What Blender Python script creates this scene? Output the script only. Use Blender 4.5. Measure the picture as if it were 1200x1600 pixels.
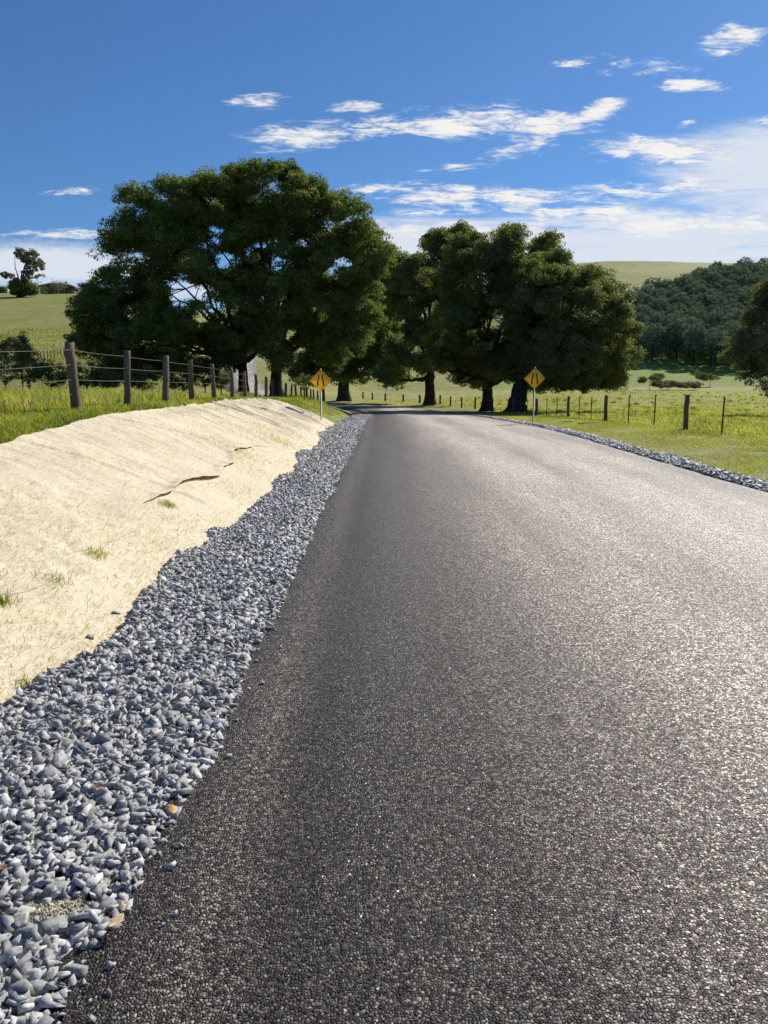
import bpy, math, random
import numpy as np
R = math.radians
scene = bpy.context.scene
COL = scene.collection
for o in list(bpy.data.objects): bpy.data.objects.remove(o)

# ------------------------------------------------------------------ camera
FPX = 1155.0; PITCH = R(10.07); EYE = 1.6
cam_d = bpy.data.cameras.new('camera'); cam = bpy.data.objects.new('camera', cam_d); COL.objects.link(cam)
cam_d.sensor_fit = 'VERTICAL'; cam_d.sensor_height = 36.0; cam_d.lens = 36.0*FPX/1600
cam_d.clip_end = 5000; cam_d.clip_start = 0.05
cam.location = (0, 0, EYE); cam.rotation_euler = (math.pi/2-PITCH, 0, 0)
scene.camera = cam
# ------------------------------------------------------------------ sky + sun
SUN_EL = R(37); SUN_AZ = R(38)            # azimuth measured from +Y towards +X
w = bpy.data.worlds.new("World"); scene.world = w; w.use_nodes = True
nt = w.node_tree; N = nt.nodes; L = nt.links; N.clear()
sky = N.new('ShaderNodeTexSky'); sky.sky_type = 'NISHITA'; sky.sun_disc = False
sky.sun_elevation = SUN_EL; sky.sun_rotation = SUN_AZ
sky.air_density = 1.0; sky.dust_density = 0.2; sky.ozone_density = 3.0; sky.altitude = 300
bg = N.new('ShaderNodeBackground'); bg.inputs[1].default_value = 0.052; tn = N.new('ShaderNodeMix'); tn.data_type = 'RGBA'; tn.blend_type = 'MULTIPLY'; tn.inputs[0].default_value = 1; tn.inputs[7].default_value = (.62, .95, 1.30, 1)
L.new(sky.outputs[0], tn.inputs[6]); L.new(tn.outputs[2], bg.inputs[0])
bgc = N.new('ShaderNodeBackground'); bgc.inputs[1].default_value = 0.64
wo = N.new('ShaderNodeOutputWorld'); mx = N.new('ShaderNodeMixShader')
tc = N.new('ShaderNodeTexCoord'); sp = N.new('ShaderNodeSeparateXYZ'); L.new(tc.outputs['Generated'], sp.inputs[0])
def wmath(op, a, b=None, c=None):
    n = N.new('ShaderNodeMath'); n.operation = op
    for i, v in enumerate((a, b, c)):
        if v is None: continue
        if isinstance(v, (int, float)): n.inputs[i].default_value = v
        else: L.new(v, n.inputs[i])
    return n.outputs[0]
yy = wmath('MAXIMUM', sp.outputs[1], 0.08)
gx = wmath('DIVIDE', sp.outputs[0], yy); gz = wmath('DIVIDE', sp.outputs[2], yy)
cb = N.new('ShaderNodeCombineXYZ'); L.new(gx, cb.inputs[0]); L.new(gz, cb.inputs[1])
def pg(px, py):
    u = (px-600)/FPX; v = (800-py)/FPX
    d = math.cos(PITCH)+v*math.sin(PITCH)
    return u/d, (-math.sin(PITCH)+v*math.cos(PITCH))/d
def noise_w(sx, sy, scale, detail, rough, off=(0,0,0), dist=0.0):
    m = N.new('ShaderNodeMapping'); m.inputs['Scale'].default_value = (sx, sy, 1); m.inputs['Location'].default_value = off
    L.new(cb.outputs[0], m.inputs[0])
    n = N.new('ShaderNodeTexNoise'); n.inputs['Scale'].default_value = scale; n.inputs['Detail'].default_value = detail
    n.inputs['Roughness'].default_value = rough; n.inputs['Distortion'].default_value = dist
    L.new(m.outputs[0], n.inputs[0]); return n.outputs[0]
# cloud banks: centre (as seen from the road), half sizes, tilt, strength
CL_HARD = [(480,212,130,26,4,.95),(600,200,120,22,6,.85),(720,190,150,32,4,.95),(850,195,120,26,2,.9),(930,178,60,20,25,.85),(810,235,80,18,8,.8),(720,262,90,10,3,.6),(430,226,60,12,10,.8),
 (552,166,60,11,3,.95),(1085,133,70,14,0,1.0),(1150,58,70,26,15,.75),(1000,105,110,24,-5,.62),(395,158,75,16,0,.62),(900,98,50,8,0,.6),
 (1035,238,135,32,-4,.95),(572,297,60,12,3,.9),(690,303,150,22,-2,.95),(800,310,150,22,-3,.85),(165,296,130,8,3,.66),(130,365,200,12,2,.7),(1190,190,40,12,0,.6),(1070,195,30,8,10,.55),
 (870,335,300,22,0,.8),(760,355,220,24,0,.8),(1000,300,240,22,5,.8),(1100,350,260,24,2,.8)]
CL_SOFT = [(1000,360,520,75,3,1.15),(1190,290,270,110,8,1.25),(780,385,400,66,0,1.15),(1080,405,500,40,0,1.0),(60,412,300,56,0,1.05),(1020,245,150,40,0,.5),(600,450,900,50,0,.6)]
def patches(lst):
    prev = None
    for (px, py, rx, ry, tl, am) in lst:
        c = pg(px, py)
        m = N.new('ShaderNodeMapping'); m.vector_type = 'TEXTURE'
        m.inputs['Location'].default_value = (c[0], c[1], 0); m.inputs['Rotation'].default_value = (0, 0, R(tl))
        m.inputs['Scale'].default_value = (rx/FPX, ry/FPX, 1)
        L.new(cb.outputs[0], m.inputs[0])
        ln = N.new('ShaderNodeVectorMath'); ln.operation = 'LENGTH'; L.new(m.outputs[0], ln.inputs[0])
        mr = N.new('ShaderNodeMapRange'); mr.interpolation_type = 'SMOOTHSTEP'
        mr.inputs['From Min'].default_value = 0; mr.inputs['From Max'].default_value = 1.15
        mr.inputs['To Min'].default_value = am; mr.inputs['To Max'].default_value = 0
        L.new(ln.outputs['Value'], mr.inputs['Value'])
        prev = mr.outputs[0] if prev is None else wmath('MAXIMUM', prev, mr.outputs[0])
    return prev
def sstep(v, a, b, lo=0.0, hi=1.0):
    mr = N.new('ShaderNodeMapRange'); mr.interpolation_type = 'SMOOTHSTEP'
    mr.inputs['From Min'].default_value = a; mr.inputs['From Max'].default_value = b
    mr.inputs['To Min'].default_value = lo; mr.inputs['To Max'].default_value = hi
    L.new(v, mr.inputs['Value']); return mr.outputs[0]
nA = noise_w(1, 3.4, 11.0, 14, .68, dist=.5)
nB = noise_w(1, 6.5, 2.6, 12, .66, (3, 1, 0), .5)
front = wmath('GREATER_THAN', sp.outputs[1], 0.1)
mh = patches(CL_HARD); ms = patches(CL_SOFT)
nC = noise_w(1, 5.5, 22.0, 12, .72, (5, 2, 0), .9)
hard = wmath('ADD', wmath('MULTIPLY', mh, 1.15), wmath('MULTIPLY', wmath('SUBTRACT', nA, .5), 3.6))
hard = wmath('ADD', hard, wmath('MULTIPLY', wmath('SUBTRACT', nC, .5), 3.0))
hard = wmath('MULTIPLY', sstep(hard, .20, 1.25, 0, 1.0), sstep(mh, .02, .3))
soft = wmath('ADD', ms, wmath('MULTIPLY', wmath('SUBTRACT', nB, .5), 3.3))
soft = wmath('ADD', soft, wmath('MULTIPLY', wmath('SUBTRACT', nC, .5), .6))
soft = wmath('MULTIPLY', sstep(soft, .05, 1.0, 0, .95), sstep(ms, .03, .4))
cov = wmath('MULTIPLY', wmath('MAXIMUM', hard, soft), front)
L.new(cov, mx.inputs[0]); L.new(bg.outputs[0], mx.inputs[1]); L.new(bgc.outputs[0], mx.inputs[2])
cr = N.new('ShaderNodeMix'); cr.data_type = 'RGBA'; cr.inputs[6].default_value = (.80, .86, .95, 1); cr.inputs[7].default_value = (1, .985, .96, 1)
L.new(sstep(wmath('ADD', hard, wmath('MULTIPLY', nB, .5)), .2, 1.1), cr.inputs[0]); L.new(cr.outputs[2], bgc.inputs[0])
L.new(mx.outputs[0], wo.inputs[0])

sd = bpy.data.lights.new('sun', 'SUN'); sd.energy = 4.2; sd.angle = R(.55); sd.color = (1, .95, .86)
sun = bpy.data.objects.new('sun', sd); COL.objects.link(sun)
sun.rotation_euler = (math.pi/2-SUN_EL, 0, math.pi-SUN_AZ+0)   # -Z axis points away from the sun
sun.location = (60, 80, 90)
import mathutils
dirv = mathutils.Vector((math.sin(SUN_AZ)*math.cos(SUN_EL), math.cos(SUN_AZ)*math.cos(SUN_EL), math.sin(SUN_EL)))
sun.rotation_euler = dirv.to_track_quat('Z', 'Y').to_euler()
scene.view_settings.view_transform = 'Standard'; scene.view_settings.look = 'None'
scene.view_settings.exposure = 0.5; scene.view_settings.gamma = 1
scene.render.engine = 'CYCLES'
scene.cycles.max_bounces = 8; scene.cycles.transparent_max_bounces = 8

# ------------------------------------------------------------------ helpers
rng = np.random.default_rng(7)
def tag(o, label=None, cat=None, group=None, kind=None):
    if label: o['label'] = label
    if cat: o['category'] = cat
    if group: o['group'] = group
    if kind: o['kind'] = kind
    return o
def empty(name, loc, label, cat, group=None, rz=0):
    o = bpy.data.objects.new(name, None); COL.objects.link(o); o.location = loc; o.rotation_euler = (0, 0, rz)
    o.empty_display_size = .2
    return tag(o, label, cat, group)
def mesh_obj(name, verts, faces, mat, parent=None, smooth=False, attrs=None, uv=None):
    """faces: (n,k) array or list of such arrays"""
    me = bpy.data.meshes.new(name)
    verts = np.asarray(verts, dtype=np.float32).reshape(-1, 3)
    fl = faces if isinstance(faces, list) and getattr(faces[0], 'ndim', 0) == 2 else [np.array(faces)]
    fl = [np.asarray(f, dtype=np.int32) for f in fl if len(f)]
    loops = np.concatenate([f.ravel() for f in fl])
    cnt = np.concatenate([np.full(len(f), f.shape[1], np.int32) for f in fl])
    st = np.concatenate([[0], np.cumsum(cnt)[:-1]]).astype(np.int32)
    me.vertices.add(len(verts)); me.vertices.foreach_set('co', verts.ravel())
    me.loops.add(len(loops)); me.loops.foreach_set('vertex_index', loops)
    me.polygons.add(len(cnt)); me.polygons.foreach_set('loop_start', st); me.polygons.foreach_set('loop_total', cnt)
    if smooth: me.polygons.foreach_set('use_smooth', np.ones(len(cnt), bool))
    if attrs:
        for k, v in attrs.items():
            a = me.attributes.new(k, 'FLOAT', 'POINT'); a.data.foreach_set('value', np.asarray(v, np.float32))
    me.update(calc_edges=True); me.validate()
    me.materials.append(mat)
    o = bpy.data.objects.new(name, me); COL.objects.link(o)
    if parent: o.parent = parent
    return o
def hash2(ix, iy, s=0):
    n = (ix*374761393 + iy*668265263 + s*1442695041) & 0xffffffff
    n = ((n ^ (n >> 13))*1274126177) & 0xffffffff
    return ((n ^ (n >> 16)) & 0xffff)/65535.0
def vnoise(x, y, s=0):
    x = np.asarray(x, float); y = np.asarray(y, float)
    ix = np.floor(x).astype(np.int64); iy = np.floor(y).astype(np.int64)
    fx = x-ix; fy = y-iy; fx = fx*fx*(3-2*fx); fy = fy*fy*(3-2*fy)
    a = hash2(ix, iy, s); b = hash2(ix+1, iy, s); c = hash2(ix, iy+1, s); d = hash2(ix+1, iy+1, s)
    return (a*(1-fx)+b*fx)*(1-fy)+(c*(1-fx)+d*fx)*fy
def fbm(x, y, o=4, s=0):
    r = 0; a = .5
    for i in range(o):
        r = r+a*(vnoise(x*2**i, y*2**i, s+i)-.5); a *= .5
    return r
def S(a, b, x):
    t = np.clip((np.asarray(x, float)-a)/(b-a), 0, 1); return t*t*(3-2*t)

# ------------------------------------------------------------------ terrain
def spline(pts, step=.5):
    P = np.array(pts, float); out = []
    for i in range(len(P)-1):
        p0 = P[max(i-1, 0)]; p1 = P[i]; p2 = P[i+1]; p3 = P[min(i+2, len(P)-1)]
        n = max(2, int(np.linalg.norm(p2-p1)/step))
        for k in range(n):
            t = k/n
            out.append(.5*((2*p1)+(-p0+p2)*t+(2*p0-5*p1+4*p2-p3)*t*t+(-p0+3*p1-3*p2+p3)*t**3))
    out.append(P[-1]); return np.array(out)
# x, y, z of the road centre
CLP = spline([(2.38,-40,0),(2.38,-20,0),(2.38,0,0),(2.38,12,0),(2.38,24,0),(2.3,34,-.2),(2.2,45,-.48),(1.7,60,-.93),(0,75,-1.15),(-3.5,88,-1.35),(-9,98,-1.45),(-15,106,-1.0),(-21,116,0),(-26,136,2.0),(-30.5,160,4.6),(-36,195,8)], .6)
CT = np.gradient(CLP[:, :2], axis=0); CT /= np.linalg.norm(CT, axis=1)[:, None]
def road_co(x, y):
    """signed lateral offset (left negative) and height of nearest road centre"""
    x = np.asarray(x, float); y = np.asarray(y, float); sh = x.shape
    x = x.ravel(); y = y.ravel(); Lt = np.empty(len(x)); Z = np.empty(len(x)); 
    for i in range(0, len(x), 20000):
        xs = x[i:i+20000, None]; ys = y[i:i+20000, None]
        d2 = (xs-CLP[None, :, 0])**2+(ys-CLP[None, :, 1])**2
        k = d2.argmin(1); dx = xs[:, 0]-CLP[k, 0]; dy = ys[:, 0]-CLP[k, 1]
        cr = dx*CT[k, 1]-dy*CT[k, 0]
        Lt[i:i+20000] = np.sign(cr)*np.sqrt(d2[np.arange(len(k)), k])
        t = dx*CT[k, 0]+dy*CT[k, 1]
        k2 = np.clip(k+1, 0, len(CLP)-1); k1 = np.clip(k-1, 0, len(CLP)-1)
        sl = (CLP[k2, 2]-CLP[k1, 2])/(np.linalg.norm(CLP[k2, :2]-CLP[k1, :2], axis=1)+1e-6)
        Z[i:i+20000] = CLP[k, 2]+sl*np.clip(t, -1, 1)
    return Lt.reshape(sh), Z.reshape(sh)
PY = [-40,-10,0,5,9,13,22,31,40,50,58,76,100,400]; PZ = [.4,.5,.62,.70,.79,.99,.95,.8,.63,.4,0,-.55,-1.2,-1.2]
FY = np.array([20,45,60,75,90,110,130,150,185,210,260,330,400,700,1500.])
FT = {-200:[1.0,.0,-1.0,1.0,4.6,8.3,11.8,15.3,21.5,25.2,25.6,25,24,20,10],
      0:   [1.0,.0,-1.0,1.0,4.5,8.1,11.6,15.2,21.4,25.0,25.6,25,24,20,10],
      150: [1.0,.0,-1.0,1.0,4.4,8.0,11.4,15.0,21.2,25.0,25.6,25,24,20,10],
      300: [.8,.2,-.8,.2,1.8,4.0,7,11,17,21,25,28,28,24,10],
      400: [.6,.3,-.3,-.6,-.6,-.3,1.4,3.7,8,14,24,34,36,30,10],
      600: [0,-.5,-.9,-1.2,-1.4,-1.6,-1.4,-.5,3,8,22,42,50,50,20],
      960: [0,-.5,-.9,-.8,-.7,-.4,0,.3,4.8,11,27,47,62.5,64,20],
      1400:[0,-.5,-.9,-.8,-.7,-.4,0,.3,5.5,13,28,46.5,62,64,20]}
FK = np.array(sorted(FT)); FV = np.array([FT[k] for k in FK], float)
def far_h(x, y):
    px = np.clip(600+FPX*x/np.maximum(y, 15), FK[0], FK[-1]-.01)
    k = np.clip(np.searchsorted(FK, px, side='right')-1, 0, len(FK)-2); t = (px-FK[k])/(FK[k+1]-FK[k]); t = t*t*(3-2*t)
    yc = np.clip(y, FY[0], FY[-1]-.01)
    j = np.clip(np.searchsorted(FY, yc, side='right')-1, 0, len(FY)-2); u = (yc-FY[j])/(FY[j+1]-FY[j])
    return (FV[k, j]*(1-u)+FV[k, j+1]*u)*(1-t)+(FV[k+1, j]*(1-u)+FV[k+1, j+1]*u)*t
def ground_h(x, y, detail=True):
    x = np.asarray(x, float); y = np.asarray(y, float)
    Lt, zr = road_co(x, y)
    P = np.interp(y, PY, PZ)
    crest = -7.05+.22*fbm(y*.45, y*0+3, 2, 5)*2-.5*S(26, 36, y)
    toe = -4.12-.35*S(20, 30, y)-.22*(1-S(2, 7, y))
    t = np.clip((toe-Lt)/(toe-crest), 0, 1.0)
    prof = t*(1.12-.12*t*t*t); prof = np.minimum(prof, 1)
    rnd = S(.8, 1.0, t)*(1-t)*.35
    left = zr+(P-zr)*(prof-rnd)
    left = left+np.where(Lt < crest, np.clip((crest-Lt)*.02, 0, .15)*(y < 40), 0)
    left = left-.06*np.exp(-((Lt-toe-.1)/.45)**2)
    right = zr-.07*S(3.1, 4.1, Lt)+.10*S(4.2, 6, Lt)*np.exp(-((y-22)/14)**2)
    near = np.where(Lt < 0, left, right)
    near = np.where(np.abs(Lt) < 3.5, zr, near)
    fh = far_h(x, y)
    roadw = 1-S(4.5, 14, np.abs(Lt))
    wf = np.maximum(S(70, 95, y), S(32, 46, y)*S(12, 19, -x))*(1-roadw*(y > 55))
    h = near*(1-wf)+fh*wf
    if detail:
        off = S(4.2, 6.0, np.abs(Lt))*(1-S(-4, -7.3, -Lt)*0)
        offl = np.where(Lt < 0, S(7.2, 8.5, -Lt), S(4.2, 6, Lt))
        h = h+offl*(fbm(x*1.1, y*1.1, 3, 11)*.10+fbm(x*.12, y*.12, 3, 12)*.5*S(10, 40, np.abs(x)+y*.3))
        h = h+S(110, 200, y)*fbm(x*.03, y*.03, 3, 14)*(.7+1.6*(x > 0))*S(8, 20, np.abs(Lt))
    return h
def gh(x, y): return float(ground_h(np.array([x]), np.array([y]))[0])
def X(px, Y): return (px-600)/FPX*Y/1.0155
def Zp(py, Y):
    g = pg(600, py)[1]; return EYE+g*Y

# ------------------------------------------------------------------ materials
def mat(name):
    m = bpy.data.materials.new(name); m.use_nodes = True; t = m.node_tree
    b = t.nodes['Principled BSDF']; return m, t, b
class NB:
    def __init__(s, t): s.t = t
    def new(s, ty, **k):
        n = s.t.nodes.new(ty)
        for a, v in k.items():
            if a.startswith('i_'): n.inputs[a[2:].replace('_', ' ')].default_value = v
            else: setattr(n, a, v)
        return n
    def ln(s, a, b): s.t.links.new(a, b)
    def pos(s, scale=(1,1,1), rot=(0,0,0), obj=False):
        g = s.new('ShaderNodeTexCoord') if obj else s.new('ShaderNodeNewGeometry')
        m = s.new('ShaderNodeMapping'); m.inputs['Scale'].default_value = scale; m.inputs['Rotation'].default_value = rot
        s.ln(g.outputs['Object' if obj else 'Position'], m.inputs[0]); return m.outputs[0]
    def noise(s, vec, scale, detail=4, rough=.55, dist=0):
        n = s.new('ShaderNodeTexNoise'); n.inputs['Scale'].default_value = scale; n.inputs['Detail'].default_value = detail
        n.inputs['Roughness'].default_value = rough; n.inputs['Distortion'].default_value = dist; s.ln(vec, n.inputs[0]); return n.outputs[0]
    def vor(s, vec, scale, feat='F1', rnd=1.0):
        n = s.new('ShaderNodeTexVoronoi'); n.feature = feat; n.inputs['Scale'].default_value = scale; n.inputs['Randomness'].default_value = rnd
        s.ln(vec, n.inputs['Vector']); return n
    def ramp(s, fac, stops, interp='LINEAR'):
        r = s.new('ShaderNodeValToRGB'); r.color_ramp.interpolation = interp; e = r.color_ramp.elements
        while len(e) < len(stops): e.new(.5)
        for i, (p, c) in enumerate(stops):
            e[i].position = p; e[i].color = (c[0], c[1], c[2], 1) if not isinstance(c, (int, float)) else (c, c, c, 1)
        s.ln(fac, r.inputs[0]); return r.outputs[0]
    def mix(s, f, a, b, mode='MIX'):
        m = s.new('ShaderNodeMix', data_type='RGBA', blend_type=mode)
        for i, v in ((0, f), (6, a), (7, b)):
            if isinstance(v, (int, float)): m.inputs[i].default_value = v if i == 0 else (v, v, v, 1)
            elif isinstance(v, tuple): m.inputs[i].default_value = (*v, 1)
            else: s.ln(v, m.inputs[i])
        return m.outputs[2]
    def math(s, op, a, b=None):
        n = s.new('ShaderNodeMath', operation=op)
        for i, v in enumerate((a, b)):
            if v is None: continue
            if isinstance(v, (int, float)): n.inputs[i].default_value = v
            else: s.ln(v, n.inputs[i])
        return n.outputs[0]
    def attr(s, name): 
        n = s.new('ShaderNodeAttribute'); n.attribute_name = name; return n.outputs['Fac']
    def bump(s, h, strength, dist, prev=None):
        b = s.new('ShaderNodeBump'); b.inputs['Strength'].default_value = strength; b.inputs['Distance'].default_value = dist
        s.ln(h, b.inputs['Height'])
        if prev is not None: s.ln(prev, b.inputs['Normal'])
        return b.outputs[0]

# ground
M_ground, t, b = mat('pasture'); n = NB(t)
p = n.pos(); 
big = n.noise(p, .035, 4, .6); mid = n.noise(p, .6, 6, .65); fine = n.noise(p, 9, 5, .7)
c1 = n.ramp(big, [(.35, (.25,.265,.065)), (.65, (.36,.34,.12))])
c2 = n.ramp(n.mix(.5, mid, n.noise(p, .18, 7, .7)), [(.36, (.11,.13,.03)), (.5, (.24,.25,.065)), (.62, (.39,.35,.14))])
c = n.mix(.5, c1, c2); fm = n.ramp(fine, [(.3, .5), (.7, 1.35)]); c = n.mix(1.0, c, fm, 'MULTIPLY')
soil = n.attr('soil'); c = n.mix(soil, c, (.045,.036,.028))
dry = n.attr('dry'); cd = n.mix(1.0, n.ramp(mid, [(.3, (.25,.26,.07)), (.7, (.48,.44,.19))]), fm, 'MULTIPLY'); c = n.mix(dry, c, cd)
lush = n.attr('lush'); c = n.mix(lush, c, n.mix(1.0, (.19,.28,.045), fm, 'MULTIPLY'))
n.ln(c, b.inputs['Base Color']); b.inputs['Roughness'].default_value = .9; b.inputs['Specular IOR Level'].default_value = .15
vt = n.vor(p, 1.1)
bm1 = n.bump(n.mix(.5, mid, fine), .9, .25); n.ln(bm1, b.inputs['Normal'])

# chip seal
M_road, t, b = mat('chip_seal'); n = NB(t)
p = n.pos(); wob = n.noise(p, 60, 2)
v1 = n.vor(p, 100); v2 = n.vor(p, 100, 'DISTANCE_TO_EDGE')
sep = n.new('ShaderNodeSeparateColor'); n.ln(v1.outputs['Color'], sep.inputs[0])
stone = n.ramp(sep.outputs[0], [(0, (.030,.026,.023)), (.28, (.09,.080,.070)), (.55, (.23,.205,.182)), (.8, (.46,.42,.375)), (1, (.92,.86,.76))])
tint = n.ramp(sep.outputs[1], [(0, (1.0,.86,.80)), (.4, (1,.97,.92)), (.75,(.95,1.0,1.0)), (1, (1.05,.98,.78))]); stone = n.mix(1, stone, tint, 'MULTIPLY')
edge = n.ramp(v2.outputs['Distance'], [(.02, 0), (.12, 1)])
lat = n.attr('lat')     # metres from the centre line
band = n.ramp(n.math('ADD', n.math('MULTIPLY', lat, .125), .5), [(0, .45), (.1, .02), (.135, .16), (.165, .03), (.25, .13), (.38, .62), (.46, 1.0), (.55, .82), (.66, 1.0), (.8, .8), (.88, .45), (1, .35)])
pb = n.pos((1, .12, 1)); bandn = n.noise(pb, .9, 5, .6); bandm = n.mix(1, band, n.ramp(bandn, [(.3, .55), (.7, 1.3)]), 'MULTIPLY')
bit = n.mix(bandm, (.030,.026,.025), (.75,.75,.75)); 
cc = n.mix(edge, (.012,.011,.011), stone); cc = n.mix(1, cc, n.mix(bandm, (.13,.108,.10), (2.75,2.58,2.43)), 'MULTIPLY')
n.ln(cc, b.inputs['Base Color'])
hh = n.math('MULTIPLY', n.ramp(v2.outputs['Distance'], [(0, 0), (.35, 1)]), n.math('ADD', n.math('MULTIPLY', sep.outputs[2], .8), .3))
tl = n.new('ShaderNodeVectorMath', operation='DOT_PRODUCT'); n.ln(v1.outputs['Color'], tl.inputs[0])
n.ln(n.bump(hh, 1.0, .0062), b.inputs['Normal'])
n.ln(n.ramp(sep.outputs[1], [(0, .40), (1, .62)]), b.inputs['Roughness']); b.inputs['Specular IOR Level'].default_value = .38

# gravel stones
def stone_mat(name, a, bcol, lo=.6):
    m, t, b = mat(name); n = NB(t); r = n.attr('rnd'); p = n.pos()
    c = n.ramp(r, [(0, a), (.75, tuple((x+y)/2 for x, y in zip(a, bcol))), (.95, bcol), (1, (.36,.30,.24))])
    f = n.noise(p, 55, 5, .65); c = n.mix(1, c, n.ramp(f, [(.3, lo), (.7, 1.2)]), 'MULTIPLY')
    n.ln(c, b.inputs['Base Color']); b.inputs['Roughness'].default_value = .62; b.inputs['Specular IOR Level'].default_value = .35
    n.ln(n.bump(f, .6, .006), b.inputs['Normal']); return m
M_stone = stone_mat('crushed_rock', (.27,.268,.262), (.66,.65,.625))
M_sand = stone_mat('coarse_sand', (.36,.32,.24), (.62,.56,.44))
# fabric
M_fab, t, b = mat('jute_fabric'); n = NB(t); p = n.pos()
f1 = n.noise(p, 1.2, 5, .6); f2 = n.noise(n.pos((1, .35, 1), (0, 0, .35)), 26, 6, .62, .6); f3 = n.noise(p, 420, 2, .5)
c = n.ramp(f1, [(.3, (.68,.57,.40)), (.7, (.81,.70,.51))]); c = n.mix(1, c, n.ramp(f2, [(.3, .84), (.65, 1.05)]), 'MULTIPLY')
c = n.mix(1, c, n.ramp(f3, [(.25, .86), (.7, 1.04)]), 'MULTIPLY')
wst = n.noise(n.pos((1.0, .22, 1), (0, 0, -.5)), 34, 3, .5, 1.2); c = n.mix(1, c, n.ramp(wst, [(.34, .74), (.40, 1)]), 'MULTIPLY')
n.ln(c, b.inputs['Base Color']); b.inputs['Roughness'].default_value = .95; b.inputs['Specular IOR Level'].default_value = .1
hb = n.bump(f2, .38, .03); n.ln(n.bump(f3, .25, .003, hb), b.inputs['Normal'])
# plants
def leaf_mat(name, stops, trans=.35, rough=.5, spec=.3):
    m, t, b = mat(name); n = NB(t); r = n.attr('rnd')
    c = n.ramp(r, stops); n.ln(c, b.inputs['Base Color']); b.inputs['Roughness'].default_value = rough; b.inputs['Specular IOR Level'].default_value = spec
    tr = n.new('ShaderNodeBsdfTranslucent'); n.ln(n.mix(1, c, (1.3,1.4,.5), 'MULTIPLY'), tr.inputs[0])
    mxs = n.new('ShaderNodeMixShader'); mxs.inputs[0].default_value = trans
    out = t.nodes['Material Output']; n.ln(b.outputs[0], mxs.inputs[1]); n.ln(tr.outputs[0], mxs.inputs[2]); n.ln(mxs.outputs[0], out.inputs[0]); return m
M_camphor = leaf_mat('camphor_leaves', [(0, (.085,.12,.036)), (.6, (.15,.195,.06)), (1, (.25,.27,.09))], .42, .6, .14)
M_olive = leaf_mat('olive_leaves', [(0, (.10,.13,.05)), (.6, (.175,.20,.08)), (1, (.28,.28,.13))], .42, .6, .14)
M_bright = leaf_mat('pale_leaves', [(0, (.06,.09,.02)), (1, (.16,.20,.05))], .4)
M_gum = leaf_mat('gum_leaves', [(0, (.10,.115,.06)), (1, (.22,.22,.13))], .3, .7, .1)
M_plant = leaf_mat('plantation_leaves', [(0, (.09,.13,.12)), (.6, (.16,.21,.19)), (1, (.26,.31,.28))], .25, .8, .05)
M_shrub = leaf_mat('shrub_leaves', [(0, (.09,.125,.035)), (1, (.20,.24,.08))], .35, .7, .1)
M_grass = leaf_mat('grass_blades', [(0, (.14,.18,.03)), (.3, (.27,.28,.06)), (.6, (.36,.37,.07)), (.85, (.50,.44,.15)), (1, (.58,.47,.24))], .45, .5, .2)
M_drygrass = leaf_mat('verge_blades', [(0, (.19,.22,.045)), (.35, (.37,.37,.10)), (.7, (.54,.50,.19)), (1, (.58,.49,.27))], .4, .5, .2)
def bark_mat(name, a, bb, sc=1.0):
    m, t, b = mat(name); n = NB(t); p = n.pos((9*sc, 9*sc, 1.3*sc))
    f = n.noise(p, 3, 8, .7, .5); n.ln(n.ramp(f, [(.3, a), (.7, bb)]), b.inputs['Base Color']); b.inputs['Roughness'].default_value = .9; b.inputs['Specular IOR Level'].default_value = .1
    n.ln(n.bump(f, .8, .03), b.inputs['Normal']); return m
M_bark = bark_mat('bark', (.020,.016,.012), (.075,.062,.05))
M_gumbark = bark_mat('gum_bark', (.10,.09,.08), (.28,.26,.23))
M_post = bark_mat('weathered_timber', (.06,.045,.034), (.26,.215,.165), 2.5)
M_postdark = bark_mat('dark_timber', (.05,.038,.028), (.20,.16,.12), 2.5)
M_pale = bark_mat('fresh_timber', (.36,.22,.10), (.58,.40,.22), 2)
def simple(name, col, rough=.5, metal=0, nz=0.15, sc=30):
    m, t, b = mat(name); n = NB(t); f = n.noise(n.pos(), sc, 4, .6)
    n.ln(n.mix(1, col, n.ramp(f, [(.3, 1-nz), (.7, 1+nz)]), 'MULTIPLY'), b.inputs['Base Color']); b.inputs['Roughness'].default_value = rough; b.inputs['Metallic'].default_value = metal
    return m
M_wire = simple('galvanised_wire', (.16,.14,.12), .7, .2)
M_steel = simple('galvanised_steel', (.30,.31,.30), .6, .4)
M_picket = simple('rusty_steel', (.10,.065,.045), .8, .2)
M_orange = simple('sign_yellow', (1.0,.50,.014), .38, 0, .04, 8)
M_black = simple('sign_black', (.008,.006,.008), .5)
M_alu = simple('sign_back', (.30,.31,.31), .5, .6)
M_roof = simple('roof_tiles', (.13,.105,.095), .8, 0, .2, 3)
M_brick = simple('brown_brick', (.14,.085,.06), .85, 0, .25, 8)
M_glass = simple('window_glass', (.02,.025,.03), .1)
M_leafy = simple('dead_leaf', (.55,.27,.06), .6, 0, .3, 40)
M_leafb = simple('dead_leaf_brown', (.30,.12,.05), .6, 0, .3, 40)
M_leafc = simple('dead_leaf_pale', (.62,.46,.27), .6, 0, .3, 40)
M_pink = simple('pink_tape', (.85,.25,.20), .5)
M_water = simple('creek_water', (.34,.36,.35), .12)
M_track = simple('pale_gravel', (.55,.53,.47), .9, 0, .15, 3)

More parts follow.
